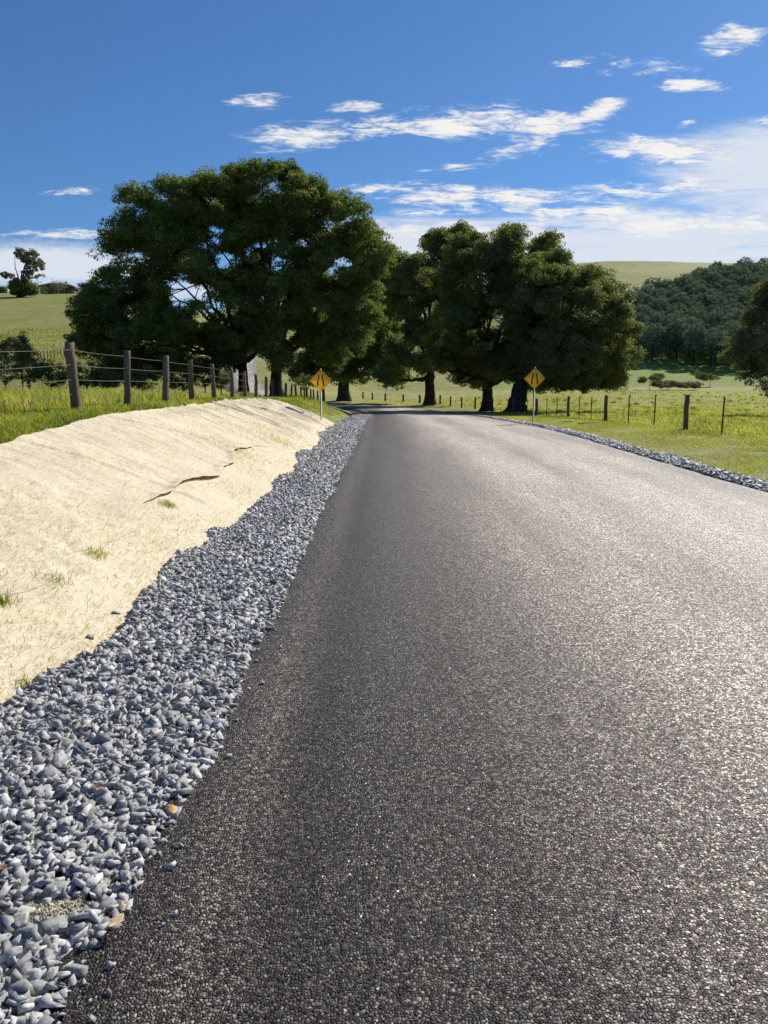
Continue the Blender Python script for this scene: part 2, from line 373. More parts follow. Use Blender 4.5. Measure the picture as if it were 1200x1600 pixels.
# ------------------------------------------------------------------ ground sheet
def graded(lo, hi, near_lo, near_hi, step, grow):
    a = list(np.arange(near_lo, near_hi, step)); v = a[-1]; s = step
    while v < hi: s *= grow; v += s; a.append(v)
    v = a[0]; s = step
    while v > lo: s *= grow; v -= s; a.insert(0, v)
    return np.array(a)
gxs = graded(-700, 700, -8, 8.2, .16, 1.045); gys = graded(-60, 1500, -2, 34, .3, 1.022)
GX, GY = np.meshgrid(gxs, gys); Lt, ZR = road_co(GX, GY)
GZ = ground_h(GX, GY)
GZ = GZ-.07*(1-S(3.5, 4.0, np.abs(Lt)))-.08*((Lt < -4.2) & (Lt > -6.8) & (GY < 31) & (GY > -3))-.05*((Lt < -3.2) & (Lt > -4.4))
ny, nx = GX.shape; idx = np.arange(nx*ny).reshape(ny, nx)
F = np.stack([idx[:-1, :-1], idx[:-1, 1:], idx[1:, 1:], idx[1:, :-1]], -1).reshape(-1, 4)
soil = ((np.abs(Lt) < 4.15) & (GY < 75)).astype(float)
soil = np.maximum(soil, np.clip(1-np.abs(Lt+7.2)/.35, 0, 1)*(GY < 12))
dry = S(3.9, 4.4, Lt)*(1-S(7.0, 9.5, Lt))*(.55+.8*fbm(GX*.8, GY*.5, 3, 31))*(GY < 60)
dry = np.clip(dry+S(8, 10, Lt)*(GY < 150)*(.45+1.2*fbm(GX*.15, GY*.1, 3, 33)), 0, 1)
lush = S(150, 160, GY)*(1-S(195, 220, GY))*(GX > 20)*.8
dry = np.maximum(dry, S(9, 12, -Lt)*(GY < 60)*(.4+1.0*fbm(GX*.3, GY*.3, 3, 36)))
mesh_obj('ground', np.stack([GX, GY, GZ], -1), F, M_ground, smooth=True, attrs={'soil': soil.ravel(), 'dry': dry.ravel(), 'lush': lush.ravel()})
tag(bpy.data.objects['ground'], kind='structure')

# ------------------------------------------------------------------ road
lats = np.array([-3.2,-3.08,-2.9,-2.5,-2,-1.4,-.8,-.2,.4,1,1.6,2.2,2.6,2.95,3.1,3.22]); n_al = len(CLP)
# denser along
CD = spline([tuple(p) for p in CLP[::1]], .2)
TD = np.gradient(CD[:, :2], axis=0); TD /= np.linalg.norm(TD, axis=1)[:, None]
ndir = np.stack([TD[:, 1], -TD[:, 0]], -1)
V = []; LA = []
arc = np.concatenate([[0], np.cumsum(np.linalg.norm(np.diff(CD[:, :2], axis=0), axis=1))])
for k, l in enumerate(lats):
    ll = np.full(len(CD), l)
    if k in (0, 1): ll = ll+.10*fbm(arc*2.2, arc*0+1, 4, 3)*1.6-.05-.12*(1-S(1.5, 5, CD[:, 1]))
    if k in (14, 15): ll = ll+.10*fbm(arc*1.7, arc*0+7, 4, 3)*1.3
    z = CD[:, 2]+.012-.0*abs(l)+.02*(1-(l/3.2)**2)+fbm(CD[:, 0]*.5+l, CD[:, 1]*.3, 2, 9)*.008
    if k == 0 or k == 15: z = z-.06
    V.append(np.stack([CD[:, 0]+ndir[:, 0]*ll, CD[:, 1]+ndir[:, 1]*ll, z], -1)); LA.append(ll)
V = np.stack(V, 1); m_, k_ = V.shape[:2]; idx = np.arange(m_*k_).reshape(m_, k_)
F = np.stack([idx[:-1, :-1], idx[:-1, 1:], idx[1:, 1:], idx[1:, :-1]], -1).reshape(-1, 4)
tag(mesh_obj('road', V, F, M_road, smooth=True, attrs={'lat': np.stack(LA, 1).ravel()}), kind='structure')

# ------------------------------------------------------------------ crushed rock shoulders (nobody could count it)
ICO_V = []; ph = (1+5**.5)/2
for a in (-1, 1):
    for b_ in (-ph, ph): ICO_V += [(0, a, b_), (a, b_, 0), (b_, 0, a)]
ICO_V = np.array(ICO_V)/math.sqrt(1+ph*ph)
def hull_faces(P):
    import bmesh
    bm = bmesh.new(); vs = [bm.verts.new(p) for p in P]; bmesh.ops.convex_hull(bm, input=vs)
    bm.verts.ensure_lookup_table()
    bm.verts.index_update(); f = [[v.index for v in fc.verts] for fc in bm.faces if len(fc.verts) == 3]; 
    co = np.array([v.co[:] for v in bm.verts]); bm.free()
    used = sorted({i for q in f for i in q}); mp = {u: i for i, u in enumerate(used)}
    return co[used], np.array([[mp[i] for i in q] for q in f])
VAR = []
for i in range(36):
    k = rng.integers(7, 10)
    P = np.array([[a, b_, c_] for a in (-1, 1) for b_ in (-1, 1) for c_ in (-1, 1)], float)*.72+rng.normal(0, .26, (8, 3))
    P = np.concatenate([P, rng.normal(0, .62, (3, 3))])
    P *= np.array([1.05, rng.uniform(.5, .9), rng.uniform(.16, .42)]); VAR.append(hull_faces(P))
def rand_rot(n, tilt):
    a = rng.uniform(0, 2*np.pi, n); tx = rng.normal(0, tilt, n); ty = rng.normal(0, tilt, n)
    ca, sa = np.cos(a), np.sin(a); cx, sx = np.cos(tx), np.sin(tx); cy, sy = np.cos(ty), np.sin(ty)
    o = np.zeros(n); i = np.ones(n)
    Rz = np.stack([ca, -sa, o, sa, ca, o, o, o, i], -1).reshape(n, 3, 3)
    Rx = np.stack([i, o, o, o, cx, -sx, o, sx, cx], -1).reshape(n, 3, 3)
    Ry = np.stack([cy, o, sy, o, i, o, -sy, o, cy], -1).reshape(n, 3, 3)
    return Ry@Rx@Rz
def stones(name, pts, size, mat_, tilt=.5, **tg):
    n_ = len(pts); var = rng.integers(0, len(VAR), n_); Rm = rand_rot(n_, tilt); VV = []; FF = []; A = []; off = 0; rr = rng.uniform(0, 1, n_)
    for v in range(len(VAR)):
        s = np.where(var == v)[0]
        if not len(s): continue
        P, f = VAR[v]; q = np.einsum('nij,kj->nki', Rm[s], P)*size[s, None, None]+pts[s, None, :]
        VV.append(q.reshape(-1, 3)); FF.append((f[None]+(np.arange(len(s))*len(P))[:, None, None]).reshape(-1, 3)+off); off += q.shape[0]*q.shape[1]
        A.append(np.repeat(rr[s], len(P)))
    o = mesh_obj(name, np.concatenate(VV), np.concatenate(FF), mat_, attrs={'rnd': np.concatenate(A)}); return tag(o, **tg)
def shoulder_pts(y0, y1, dens, l0, l1, side):
    n_ = int((y1-y0)*abs(l1-l0)*dens); y = rng.uniform(y0, y1, n_); u = rng.uniform(0, 1, n_)
    e0 = l0+(.04+.085*(1-S(1.2, 4.5, y)) if side < 0 else 0)+.16*fbm(y*1.5, y*0+1, 4, 41)*1.5; e1 = l1+(.13*(1-S(2, 7, y)) if side < 0 else 0)+.5*fbm(y*.9, y*0+5, 3, 42)
    l = e0+(e1-e0)*u; c = np.interp(y, CLP[:, 1][:110], CLP[:, 0][:110])
    x = c+side*np.abs(l); Lx, zr = road_co(x, y)
    mound = .035*np.sin(np.clip(u, 0, 1)*np.pi)+.03*S(.75, 1, u)*(side < 0)
    z = ground_h(x, y, False)+mound-.012+rng.uniform(-.01, .03, n_)
    return np.stack([x, y, z], -1), u
P1 = []; S1 = []
for (a, b2, d, sz) in ((.6, 4, 5200, .0180), (4, 8, 4200, .0190), (8, 14, 2300, .0225), (14, 21, 1400, .025), (21, 33, 650, .028), (33, 48, 300, .03)):
    l1 = 4.2 if a < 8 else (4.12 if a < 20 else 4.3)
    q, u = shoulder_pts(a, b2, d, 3.08, l1, -1)
    s = sz*np.exp(rng.normal(0, .42, len(q)))*(1-.15*S(2, 12, q[:, 1])); P1.append(q); S1.append(np.clip(s, .008, .038))
# loose stones scattered on the seal
ns = 260; y = 1.2+rng.exponential(7, ns); x = -.78-.07*(1-S(1.2, 4.5, y))+rng.exponential(.06, ns); sz_ = rng.uniform(.005, .015, ns)
P1.append(np.stack([x, y, .018+sz_*.25], -1)); S1.append(sz_)
P1 = np.concatenate(P1); S1 = np.concatenate(S1)
# keep the bare sandy patch free
dp = np.hypot((P1[:, 0]+1.02)/.13, (P1[:, 1]-1.98)/.075); ang_ = np.arctan2(P1[:, 1]-1.98, P1[:, 0]+1.02); keep = (dp > .55+.8*rng.uniform(0, 1, len(P1))+.3*np.sin(ang_*3+1)) | (rng.uniform(0, 1, len(P1)) < .05); P1 = P1[keep]; S1 = S1[keep]
stones('crushed_rock', P1, S1, M_stone, .62, kind='stuff', label='blue grey crushed rock shoulder between the jute fabric and the road', cat='gravel')
Q, u = shoulder_pts(6, 46, 720, 3.2, 4.0, 1); Q2, u2 = shoulder_pts(46, 66, 160, 3.3, 4.0, 1); Q = np.concatenate([Q, Q2])
stones('crushed_rock', Q, np.clip(.029*np.exp(rng.normal(0, .3, len(Q))), .012, .05), M_stone, .5, kind='stuff', label='blue grey crushed rock strip along the right edge of the road', cat='gravel')
ns = 5200; a = rng.uniform(0, 2*np.pi, ns); r = np.sqrt(rng.uniform(0, 1, ns))*1.15; r = r*(1+.25*np.sin(a*3+1)+.12*np.sin(a*7)); x = -1.03+.14*r*np.cos(a); y = 1.98+.085*r*np.sin(a)
stones('coarse_sand', np.stack([x, y, ground_h(x, y, False)+.008+.014*(1-r/1.15)+rng.uniform(-.004, .006, ns)], -1), rng.uniform(.003, .008, ns), M_sand, .8, kind='stuff', label='small patch of beige sand and grit among the near crushed rock', cat='sand')

# ------------------------------------------------------------------ erosion fabric
fab = empty('erosion_blanket', (-3.2, 14, gh(-3.2, 14)), 'wrinkled beige jute erosion blanket pegged over the roadside bank', 'fabric')
def seam_l(y): return -4.85+.10*np.sin(y*1.3)+.05*np.sin(y*3.7+1)
def fab_disp(l, y):
    st = y+.55*(l+4)
    d = .07*fbm(l*.8, y*.5, 3, 61)+.02*np.abs(fbm(l*2.2+y*.8, y*1.5-l*.5, 3, 62))*2
    ridge = 1-np.abs(2*vnoise(st*2.0+.8*fbm(l, y, 2, 65), l*.55, 63)-1); d = d+.06*ridge**3*(.22+1.1*S(13, 22, y))
    r2 = 1-np.abs(2*vnoise(st*5.0+.9*fbm(l*2, y*2, 2, 66), l*1.3-y*.3, 64)-1); d = d+.022*r2**2*(.5+S(14, 22, y))
    for (yc, k, sh) in ((8.9, .25, .022), (13.2, -.35, .02), (22.5, .3, .02), (27.5, .5, .03), (29.5, .55, .03)):
        e = (y-yc)-k*(-l-5); d = d+sh*np.where(e > 0, np.exp(-e/.35), 0)*(e < 2)
    return d*(1-.85*S(-4.9, -4.3, l))
def fab_sheet(name, y0, y1, fl0, fl1, nl, step, extra):
    ys = np.arange(y0, y1, step); u = np.linspace(0, 1, nl); YY, UU = np.meshgrid(ys, u, indexing='ij')
    l = fl0(YY)*(1-UU)+fl1(YY)*UU; c = np.interp(YY, CLP[:, 1][:110], CLP[:, 0][:110])
    end = S(30.0, 31.4, YY+.35*(l+4)*-1*-1)   # ragged far end
    Xx = c+l; z = ground_h(Xx, YY, False)+.02+fab_disp(l, YY)+extra(YY, UU, l)
    idx = np.arange(YY.size).reshape(YY.shape)
    F = np.stack([idx[:-1, :-1], idx[:-1, 1:], idx[1:, 1:], idx[1:, :-1]], -1)
    cy = YY[:-1, :-1]; cl = l[:-1, :-1]; ok = cy < 31.2-.9*(-cl-4)*.2+.8*fbm(cl*3, cy*0, 2, 70)
    F = F[ok]
    o = mesh_obj(name, np.stack([Xx, YY, z], -1), F.reshape(-1, 4), M_fab, smooth=True)
    o.parent = fab; o.matrix_parent_inverse = mathutils.Matrix.Translation(-fab.location)
    return o
crest_l = lambda y: -7.15+.22*fbm(y*.45, y*0+3, 2, 5)*2+.12*fbm(y*1.3, y*0+9, 3, 6)
def lip(y, u, l):
    gap = S(7.4, 9.2, y)*(1-S(12.6, 14.6, y))*(.5+1.0*np.abs(fbm(y*2.1, y*0, 3, 71))*2)
    return .004+.014*S(7, 8, y)*(1-S(14, 15, y))+.045*gap*S(.93, 1.0, u)
fab_sheet('upper_sheet', -3, 32, crest_l, seam_l, 110, .04, lambda y, u, l: lip(y, u, l)-.10*S(.035, 0, u))
fab_sheet('lower_sheet', -3, 32, lambda y: seam_l(y)-.25, lambda y: -3.98-.3*S(20, 30, y)-.22*(1-S(2, 7, y))+.3*fbm(y*.9, y*0+5, 3, 42), 50, .04, lambda y, u, l: -.012*S(.2, 0, u)-.05*S(.9, 1, u))

# ------------------------------------------------------------------ grass blades
def blades(name, x, y, z, h, wd, lean, rnd, mat_, **tg):
    n_ = len(x); a = rng.uniform(0, 2*np.pi, n_); la = rng.uniform(0, 2*np.pi, n_); ln = h*rng.uniform(.1, 1, n_)*lean
    dx, dy = np.cos(a)*wd, np.sin(a)*wd; B = np.stack([x, y, z], -1)
    lv = np.stack([np.cos(la)*ln, np.sin(la)*ln, 0*ln], -1); W = np.stack([dx, dy, 0*dx], -1); up = np.stack([0*h, 0*h, h], -1)
    v = np.stack([B-W, B+W, B+up*.55+lv*.35-W*.8, B+up*.55+lv*.35+W*.8, B+up*(1-.25*lean)+lv], 1)
    k = np.arange(n_)[:, None]*5; f4 = k+np.array([[0, 1, 3, 2]]); f3 = k+np.array([[2, 3, 4]])
    o = mesh_obj(name, v.reshape(-1, 3), [f4, f3], mat_, smooth=True, attrs={'rnd': np.repeat(rnd, 5)}); return tag(o, kind='stuff', **tg)
def scatter(nn, y0, y1, xf, power=1.0):
    """more points near the camera"""
    y = y0*(y1/y0)**rng.uniform(0, 1, nn) if power else rng.uniform(y0, y1, nn)
    lo, hi = xf(y); x = lo+(hi-lo)*rng.uniform(0, 1, nn); return x, y
def clumpy(x, y, sc, thr, s): return (vnoise(x*sc, y*sc, s)*.6+vnoise(x*sc*2.7, y*sc*2.7, s+1)*.4) > thr+rng.uniform(-.25, .25, len(x))
# left bank top
x, y = scatter(210000, 6, 50, lambda y: (-.60*y-2.5, np.interp(y, [0, 32, 36, 60], [-4.62, -4.9, -2.6, -2.5])))
Lx, _ = road_co(x, y); k = clumpy(x, y, 1.6, .42, 81) & (Lx < np.where(y < 31, crest_l(y)+.05, -4.4)); x, y = x[k], y[k]
edge = np.exp(-np.abs(x+5.1)/1.0); far = S(0, 5, -x-6.5)
h = (.07+.10*edge+.20*far*rng.uniform(.2, 1, len(x))**2)*rng.uniform(.5, 1.5, len(x)); wd = .0022+.00028*y
rn = np.clip(.42+.28*far+.9*(vnoise(x*.7, y*.7, 84)-.5)+rng.normal(0, .16, len(x))-.12*edge*(y < 15), 0, 1)
blades('grass', x, y, ground_h(x, y)-.01, h, wd, .8, rn, M_grass, label='green and straw coloured grass on the bank behind the jute fabric', cat='grass')
# right verge
x, y = scatter(150000, 7, 60, lambda y: (np.interp(y, CLP[:, 1][:110], CLP[:, 0][:110])+3.9, np.full_like(y, 10.2)))
Lx, _ = road_co(x, y); k = clumpy(x, y, 1.3, .45, 85) & (Lx > 3.95+.3*fbm(y*2, y*0, 3, 44)); x, y = x[k], y[k]
hf = np.exp(-np.abs(x-9.9)/.8); h = (.035+.09*hf*rng.uniform(0, 1, len(x)))*rng.uniform(.5, 1.6, len(x)); wd = .0022+.00026*y
rn = np.clip(.42+.6*(vnoise(x*.8, y*.5, 86)-.5)+rng.normal(0, .17, len(x))-.15*hf, 0, 1)
blades('grass', x, y, ground_h(x, y)-.008, h, wd, .9, rn, M_drygrass, label='short yellowing grass on the right verge between rock strip and wire fence', cat='grass')
# right paddock
x, y = scatter(150000, 14, 125, lambda y: (np.where(y < 75, 10.2, np.interp(y, [75, 90, 100, 125], [10, 6, 0, -8])), .62*y+4))
k = clumpy(x, y, .35, .46, 88) | (rng.uniform(0, 1, len(x)) < .25); x, y = x[k], y[k]
h = (.06+.22*rng.uniform(0, 1, len(x))**2)*rng.uniform(.6, 1.5, len(x)); wd = .003+.00035*y
rn = np.clip(.55+.6*(vnoise(x*.3, y*.2, 89)-.5)+rng.normal(0, .15, len(x)), 0, 1)
blades('grass', x, y, ground_h(x, y)-.01, h, wd, .8, rn, M_drygrass, label='tussocky pale grass of the paddock beyond the right wire fence', cat='grass')
cn = 900; cy_ = 16*(120/16)**rng.uniform(0, 1, cn); cx_ = 10.6+(.62*cy_+3-10.6)*rng.uniform(0, 1, cn); m_ = rng.integers(25, 70, cn)
x = np.repeat(cx_, m_)+rng.normal(0, .13, m_.sum()); y = np.repeat(cy_, m_)+rng.normal(0, .13, m_.sum())
blades('grass_tussocks', x, y, ground_h(x, y)-.01, rng.uniform(.12, .36, len(x))*np.repeat(rng.uniform(.6, 1.3, cn), m_), .003+.0003*y, .9, np.clip(np.repeat(rng.uniform(.0, .8, cn), m_)+rng.normal(0, .1, len(x)), 0, 1), M_drygrass, label='taller grass tussocks dotted over the right paddock', cat='grass')
cn = 500; cy_ = 12*(48/12)**rng.uniform(0, 1, cn); cx_ = -6.4-(.56*cy_-5)*rng.uniform(0, 1, cn); m_ = rng.integers(20, 60, cn)
x = np.repeat(cx_, m_)+rng.normal(0, .12, m_.sum()); y = np.repeat(cy_, m_)+rng.normal(0, .12, m_.sum())
blades('grass_tussocks', x, y, ground_h(x, y)-.01, rng.uniform(.15, .45, len(x))*np.repeat(rng.uniform(.6, 1.3, cn), m_), .0022+.0003*y, .8, np.clip(np.repeat(rng.uniform(.3, 1, cn), m_)+rng.normal(0, .12, len(x)), 0, 1), M_grass, label='taller straw coloured tussocks behind the left timber post fence', cat='grass')
# left gully and far side of bend
x, y = scatter(60000, 45, 120, lambda y: (-.62*y, np.interp(y, [45, 76, 90, 120], [-3.5, -6, -10, -24])))
Lx, _ = road_co(x, y); k = (np.abs(Lx) > 4) & clumpy(x, y, .3, .45, 90); x, y = x[k], y[k]
blades('grass', x, y, ground_h(x, y)-.02, rng.uniform(.1, .45, len(x)), .003+.00035*y, .8, np.clip(.4+rng.normal(0, .2, len(x)), 0, 1), M_grass, label='rough grass under the big trees beyond the timber post fence', cat='grass')
# straw coloured shoots through the fabric
ns = 30000; y = 2.4*(30/2.4)**rng.uniform(0, 1, ns); l = rng.uniform(-7, -4.15, ns); 
k = vnoise(l*1.3, y*.9, 91)+rng.uniform(-.3, .3, ns) > .50; y = y[k]; l = l[k]; x = 2.38+l
cx_ = vnoise(l*2.2, y*1.6, 92)
blades('straw_shoots', x, y, ground_h(x, y, False)+.02+fab_disp(l, y), rng.uniform(.02, .06, len(x)), .0011+.00018*y, 2.4, np.clip(.80+.2*rng.normal(0, 1, len(x))-.5*(cx_ > .68), 0, 1), M_drygrass, label='thin straw shoots poking through the beige jute fabric', cat='grass')
# green tufts through the fabric
def tuft(px, py, rad, nb, hh, rr, label, Z=None):
    # find the point of the bank seen at that place
    g = pg(px, py); best = None
    for d in np.arange(2, 30, .02):
        if EYE+g[1]*d <= gh_fast(g[0]*d, d): best = d; break
    d = best or 8; x0, y0 = g[0]*d, d; x = x0+rng.normal(0, rad, nb); y = y0+rng.normal(0, rad, nb)
    Lx, _ = road_co(x, y); dd = fab_disp(Lx, y)+.02
    blades('grass_tuft', x, y, ground_h(x, y, False)+dd, hh*rng.uniform(.4, 1.1, nb), np.full(nb, .0016+.00012*d), 1.1, np.clip(rr+rng.normal(0, .15, nb), 0, 1), M_grass, label=label, cat='grass')
_c = {}
def gh_fast(x, y): return float(ground_h(np.array([x]), np.array([y]), False)[0])
tuft(5, 950, .03, 70, .14, .15, 'green grass tuft on the jute at the left picture edge')
tuft(90, 915, .05, 60, .07, .4, 'pale grass tuft on the jute above the near rock')
tuft(150, 872, .06, 130, .07, .6, 'straw coloured grass clump in the middle of the jute')
tuft(262, 795, .05, 80, .10, .35, 'green grass at the start of the jute overlap')
tuft(45, 1078, .03, 70, .07, .25, 'green tuft at the jute edge beside the nearest rock')
tuft(355, 702, .35, 420, .07, .6, 'sparse green shoots on the jute in front of the overlap')
tuft(430, 690, .45, 420, .08, .6, 'sparse green shoots on the far part of the jute')

# ------------------------------------------------------------------ tubes
def tube(path, rad, sides=8, cap=True):
    P = np.asarray(path, float); n_ = len(P); T = np.gradient(P, axis=0); T /= np.linalg.norm(T, axis=1)[:, None]+1e-9
    ref = np.array([0, 0, 1.0]) if abs(T[0, 2]) < .9 else np.array([1.0, 0, 0])
    A = np.cross(T, ref); A /= np.linalg.norm(A, axis=1)[:, None]+1e-9; B = np.cross(T, A)
    th = np.arange(sides)*2*np.pi/sides; rad = np.broadcast_to(np.asarray(rad, float), (n_,))
    V = P[:, None, :]+(A[:, None, :]*np.cos(th)[None, :, None]+B[:, None, :]*np.sin(th)[None, :, None])*rad[:, None, None]
    i = np.arange(n_-1)[:, None]*sides; j = np.arange(sides)[None]; j2 = (j+1) % sides
    F = np.stack([i+j, i+j2, i+sides+j2, i+sides+j], -1).reshape(-1, 4); V = V.reshape(-1, 3)
    return V, F
class MB:
    def __init__(s): s.v = []; s.f = {3: [], 4: []}; s.n = 0
    def add(s, V, F): s.v.append(V); s.f[np.asarray(F).shape[1]].append(np.asarray(F)+s.n); s.n += len(V); return s
    def tube(s, path, rad, sides=8, cap=False):
        V, F = tube(path, rad, sides); base = s.n; s.add(V, F)
        if cap:
            for ring, c in ((0, path[0]), (len(path)-1, path[-1])):
                s.v.append(np.array([c], float)); k = s.n; s.n += 1; j = np.arange(sides)
                s.f[3].append(np.stack([base+ring*sides+j, base+ring*sides+(j+1) % sides, np.full(sides, k)], -1))
        return s
    def box(s, c, d, rz=0):
        x, y, z = (np.array(d)/2); P = np.array([[a, b_, c_] for a in (-x, x) for b_ in (-y, y) for c_ in (-z, z)])
        ca, sa = math.cos(rz), math.sin(rz); P = np.stack([P[:, 0]*ca-P[:, 1]*sa, P[:, 0]*sa+P[:, 1]*ca, P[:, 2]], -1)+np.array(c)
        return s.add(P, np.array([[0,1,3,2],[4,6,7,5],[0,4,5,1],[2,3,7,6],[0,2,6,4],[1,5,7,3]]))
    def prism(s, poly, y0, y1):
        """polygon in x,z extruded along y (convex)"""
        poly = np.array(poly, float); k = len(poly)
        V = np.concatenate([np.stack([poly[:, 0], np.full(k, y0), poly[:, 1]], -1), np.stack([poly[:, 0], np.full(k, y1), poly[:, 1]], -1), [[poly[:, 0].mean(), y0, poly[:, 1].mean()], [poly[:, 0].mean(), y1, poly[:, 1].mean()]]])
        j = np.arange(k); j2 = (j+1) % k
        s.v.append(V); s.f[4].append(np.stack([j, j2, k+j2, k+j], -1)+s.n); s.f[3].append(np.stack([j2, j, np.full(k, 2*k)], -1)+s.n); s.f[3].append(np.stack([k+j, k+j2, np.full(k, 2*k+1)], -1)+s.n); s.n += len(V); return s
    def obj(s, name, m, parent=None, smooth=False, attrs=None): return mesh_obj(name, np.concatenate(s.v), [np.concatenate(q) for q in s.f.values() if q], m, parent, smooth, attrs)

# ------------------------------------------------------------------ trees
def leaf_cloud(C, rc, per, ls, flat=.6):
    """C cluster centres, rc radii; returns verts, faces, rnd"""
    nC = len(C); n_ = nC*per; d = rng.normal(size=(n_, 3)); d /= np.linalg.norm(d, axis=1)[:, None]
    r = rng.uniform(.25, 1, n_)**.5; cc = np.repeat(C, per, 0); rr = np.repeat(rc, per)
    p = cc+d*(r*rr)[:, None]*np.array([1, 1, flat])
    nrm = d*np.array([.7, .7, .7])+rng.normal(0, .55, (n_, 3))+np.array([0, 0, .55]); nrm /= np.linalg.norm(nrm, axis=1)[:, None]
    a = np.cross(nrm, rng.normal(size=(n_, 3))); a /= np.linalg.norm(a, axis=1)[:, None]; b_ = np.cross(nrm, a)
    L_ = ls*rng.uniform(.6, 1.4, n_)[:, None]; W_ = L_*.42
    V = np.stack([p-a*L_*.5, p+b_*W_*.5+nrm*L_*.08, p+a*L_*.5, p-b_*W_*.5+nrm*L_*.08], 1).reshape(-1, 3)
    F = np.arange(n_*4).reshape(-1, 4)
    rnd = np.repeat(np.clip(np.repeat(rng.uniform(0, 1, nC), per)*.55+rng.uniform(0, .5, n_), 0, 1), 4)
    return V, F, rnd
def crown_clusters(lobes, n_, shell=.3, bumps=True):
    Lb = np.array(lobes, float)
    if bumps and n_ > 600:
        # boughs: many small lobes standing on the big ones, with gaps between them
        out = []; lobes = np.array(lobes, float); lobes[:, 3:6] *= .88
        nb = int(n_/10); B = crown_clusters(lobes, nb, .16, False)
        rad = np.mean(Lb[:, 3])*rng.uniform(.17, .36, nb)
        core = crown_clusters(lobes, int(n_*.12), .4, False)
        for c_, r_ in zip(B, rad):
            k = int(9*(r_/np.mean(rad))**2)+3; d = rng.normal(size=(k, 3)); d[:, 2] = d[:, 2]*.9+.25; d /= np.linalg.norm(d, axis=1)[:, None]
            out.append(c_+d*r_*rng.uniform(.35, 1.3, (k, 1))*np.array([1, 1, .72]))
        return np.concatenate(out+[core])[:]
    area = Lb[:, 3]*Lb[:, 5]+Lb[:, 3]*Lb[:, 4]; pr = area/area.sum(); out = []
    while sum(map(len, out)) < n_:
        k = rng.choice(len(Lb), n_, p=pr); d = rng.normal(size=(n_, 3)); d /= np.linalg.norm(d, axis=1)[:, None]
        rf = 1-np.abs(rng.normal(0, shell, n_)); rf = np.clip(rf, .15, 1)
        p = Lb[k, :3]+d*Lb[k, 3:6]*rf[:, None]; inside = np.zeros(n_, bool)
        for l in Lb: inside |= (np.linalg.norm((p-l[:3])/l[3:6], axis=1) < .62)
        out.append(p[~inside | (rng.uniform(0, 1, n_) < .22)])
    return np.concatenate(out)[:n_]
def bez(a, b_, c, n_=8):
    t_ = np.linspace(0, 1, n_)[:, None]; return (1-t_)**2*a+2*t_*(1-t_)*b_+t_*t_*c
def limbs(mb, base, fork, r0, C, nl, nsub, spread=.5, twig=.02):
    """trunk from base to fork, main limbs to far clusters, sub-branches off them"""
    base = np.array(base, float); fork = np.array(fork, float)
    n_ = 9; t_ = np.linspace(0, 1, n_); path = base+(fork-base)*t_[:, None]; path[1:-1, :2] += rng.normal(0, r0*.05, (n_-2, 2))
    path = np.concatenate([[path[0]-[0, 0, .4]], path]); rr = np.concatenate([[r0*1.3], r0*(.45*np.exp(-t_*7)+.85-.15*t_)])
    mb.tube(path, rr, 14)
    T = [C[rng.integers(len(C))]]
    D = np.linalg.norm(C-T[0], axis=1)
    for _ in range(nl-1):
        k = D.argmax(); T.append(C[k]); D = np.minimum(D, np.linalg.norm(C-C[k], axis=1))
    LP = []; LR = []
    for k, tg_ in enumerate(T):
        tg_ = fork+(tg_-fork)*.88; mid = fork+(tg_-fork)*np.array([.32, .32, .62])+rng.normal(0, .4, 3)
        st = base+(fork-base)*rng.uniform(.72, 1.0)
        p = bez(st, mid, tg_, 12); p[1:-1] += rng.normal(0, .10, (10, 3)); r = r0*rng.uniform(.33, .5)*(1-np.linspace(0, 1, 12)*.88); mb.tube(p, r, 8); LP.append(p); LR.append(r)
    AP = np.concatenate([p[3:] for p in LP]); AR = np.concatenate([r[3:] for r in LR])
    for k in rng.choice(len(C), min(nsub, len(C)), replace=False):
        d = np.linalg.norm(AP-C[k], axis=1)+rng.uniform(0, 1.0, len(AP)); j = d.argmin(); s_ = AP[j]; r = min(AR[j]*.55, r0*.16)
        mid = s_+(C[k]-s_)*.5+np.array([0, 0, .12*np.linalg.norm(C[k]-s_)])+rng.normal(0, .1, 3)
        mb.tube(bez(s_, mid, C[k], 6), r*(1-np.linspace(0, 1, 6)*.8)+.006, 5)
def tree(name, label, cat, Y, trunk_px, base_z, fork_py, r0, lobes_px, ncl, per, ls, rc, leafm, barkm, nl=9, nsub=160, group=None, lean=0, shell=.3, trunks=None):
    """lobes_px: (px, py, half width px, half height px, offset in depth m, depth radius m)"""
    x0 = X(trunk_px, Y)*(1-.0000*Y); root = empty(name, (x0, Y, base_z), label, cat, group)
    Lb = [(pg(a, b_)[0]*(Y+dy), Y+dy, Zp(b_, Y+dy), c*Y/FPX, dr, d*Y/FPX) for a, b_, c, d, dy, dr in lobes_px]
    C = crown_clusters(Lb, ncl, shell); C = C[C[:, 2] > min(base_z+.6, np.percentile(C[:, 2], 15))]
    C0 = C-np.array([x0, Y, base_z])
    mb = MB(); limbs(mb, (0, 0, 0), (lean, 0, Zp(fork_py, Y)-base_z), r0, C0, nl, nsub)
    mb.obj('trunk', barkm, root, smooth=True)
    V, F, rn = leaf_cloud(C0, rc*rng.uniform(.6, 1.3, len(C0)), per, ls)
    mesh_obj('crown', V, F, leafm, root, attrs={'rnd': rn}); return root

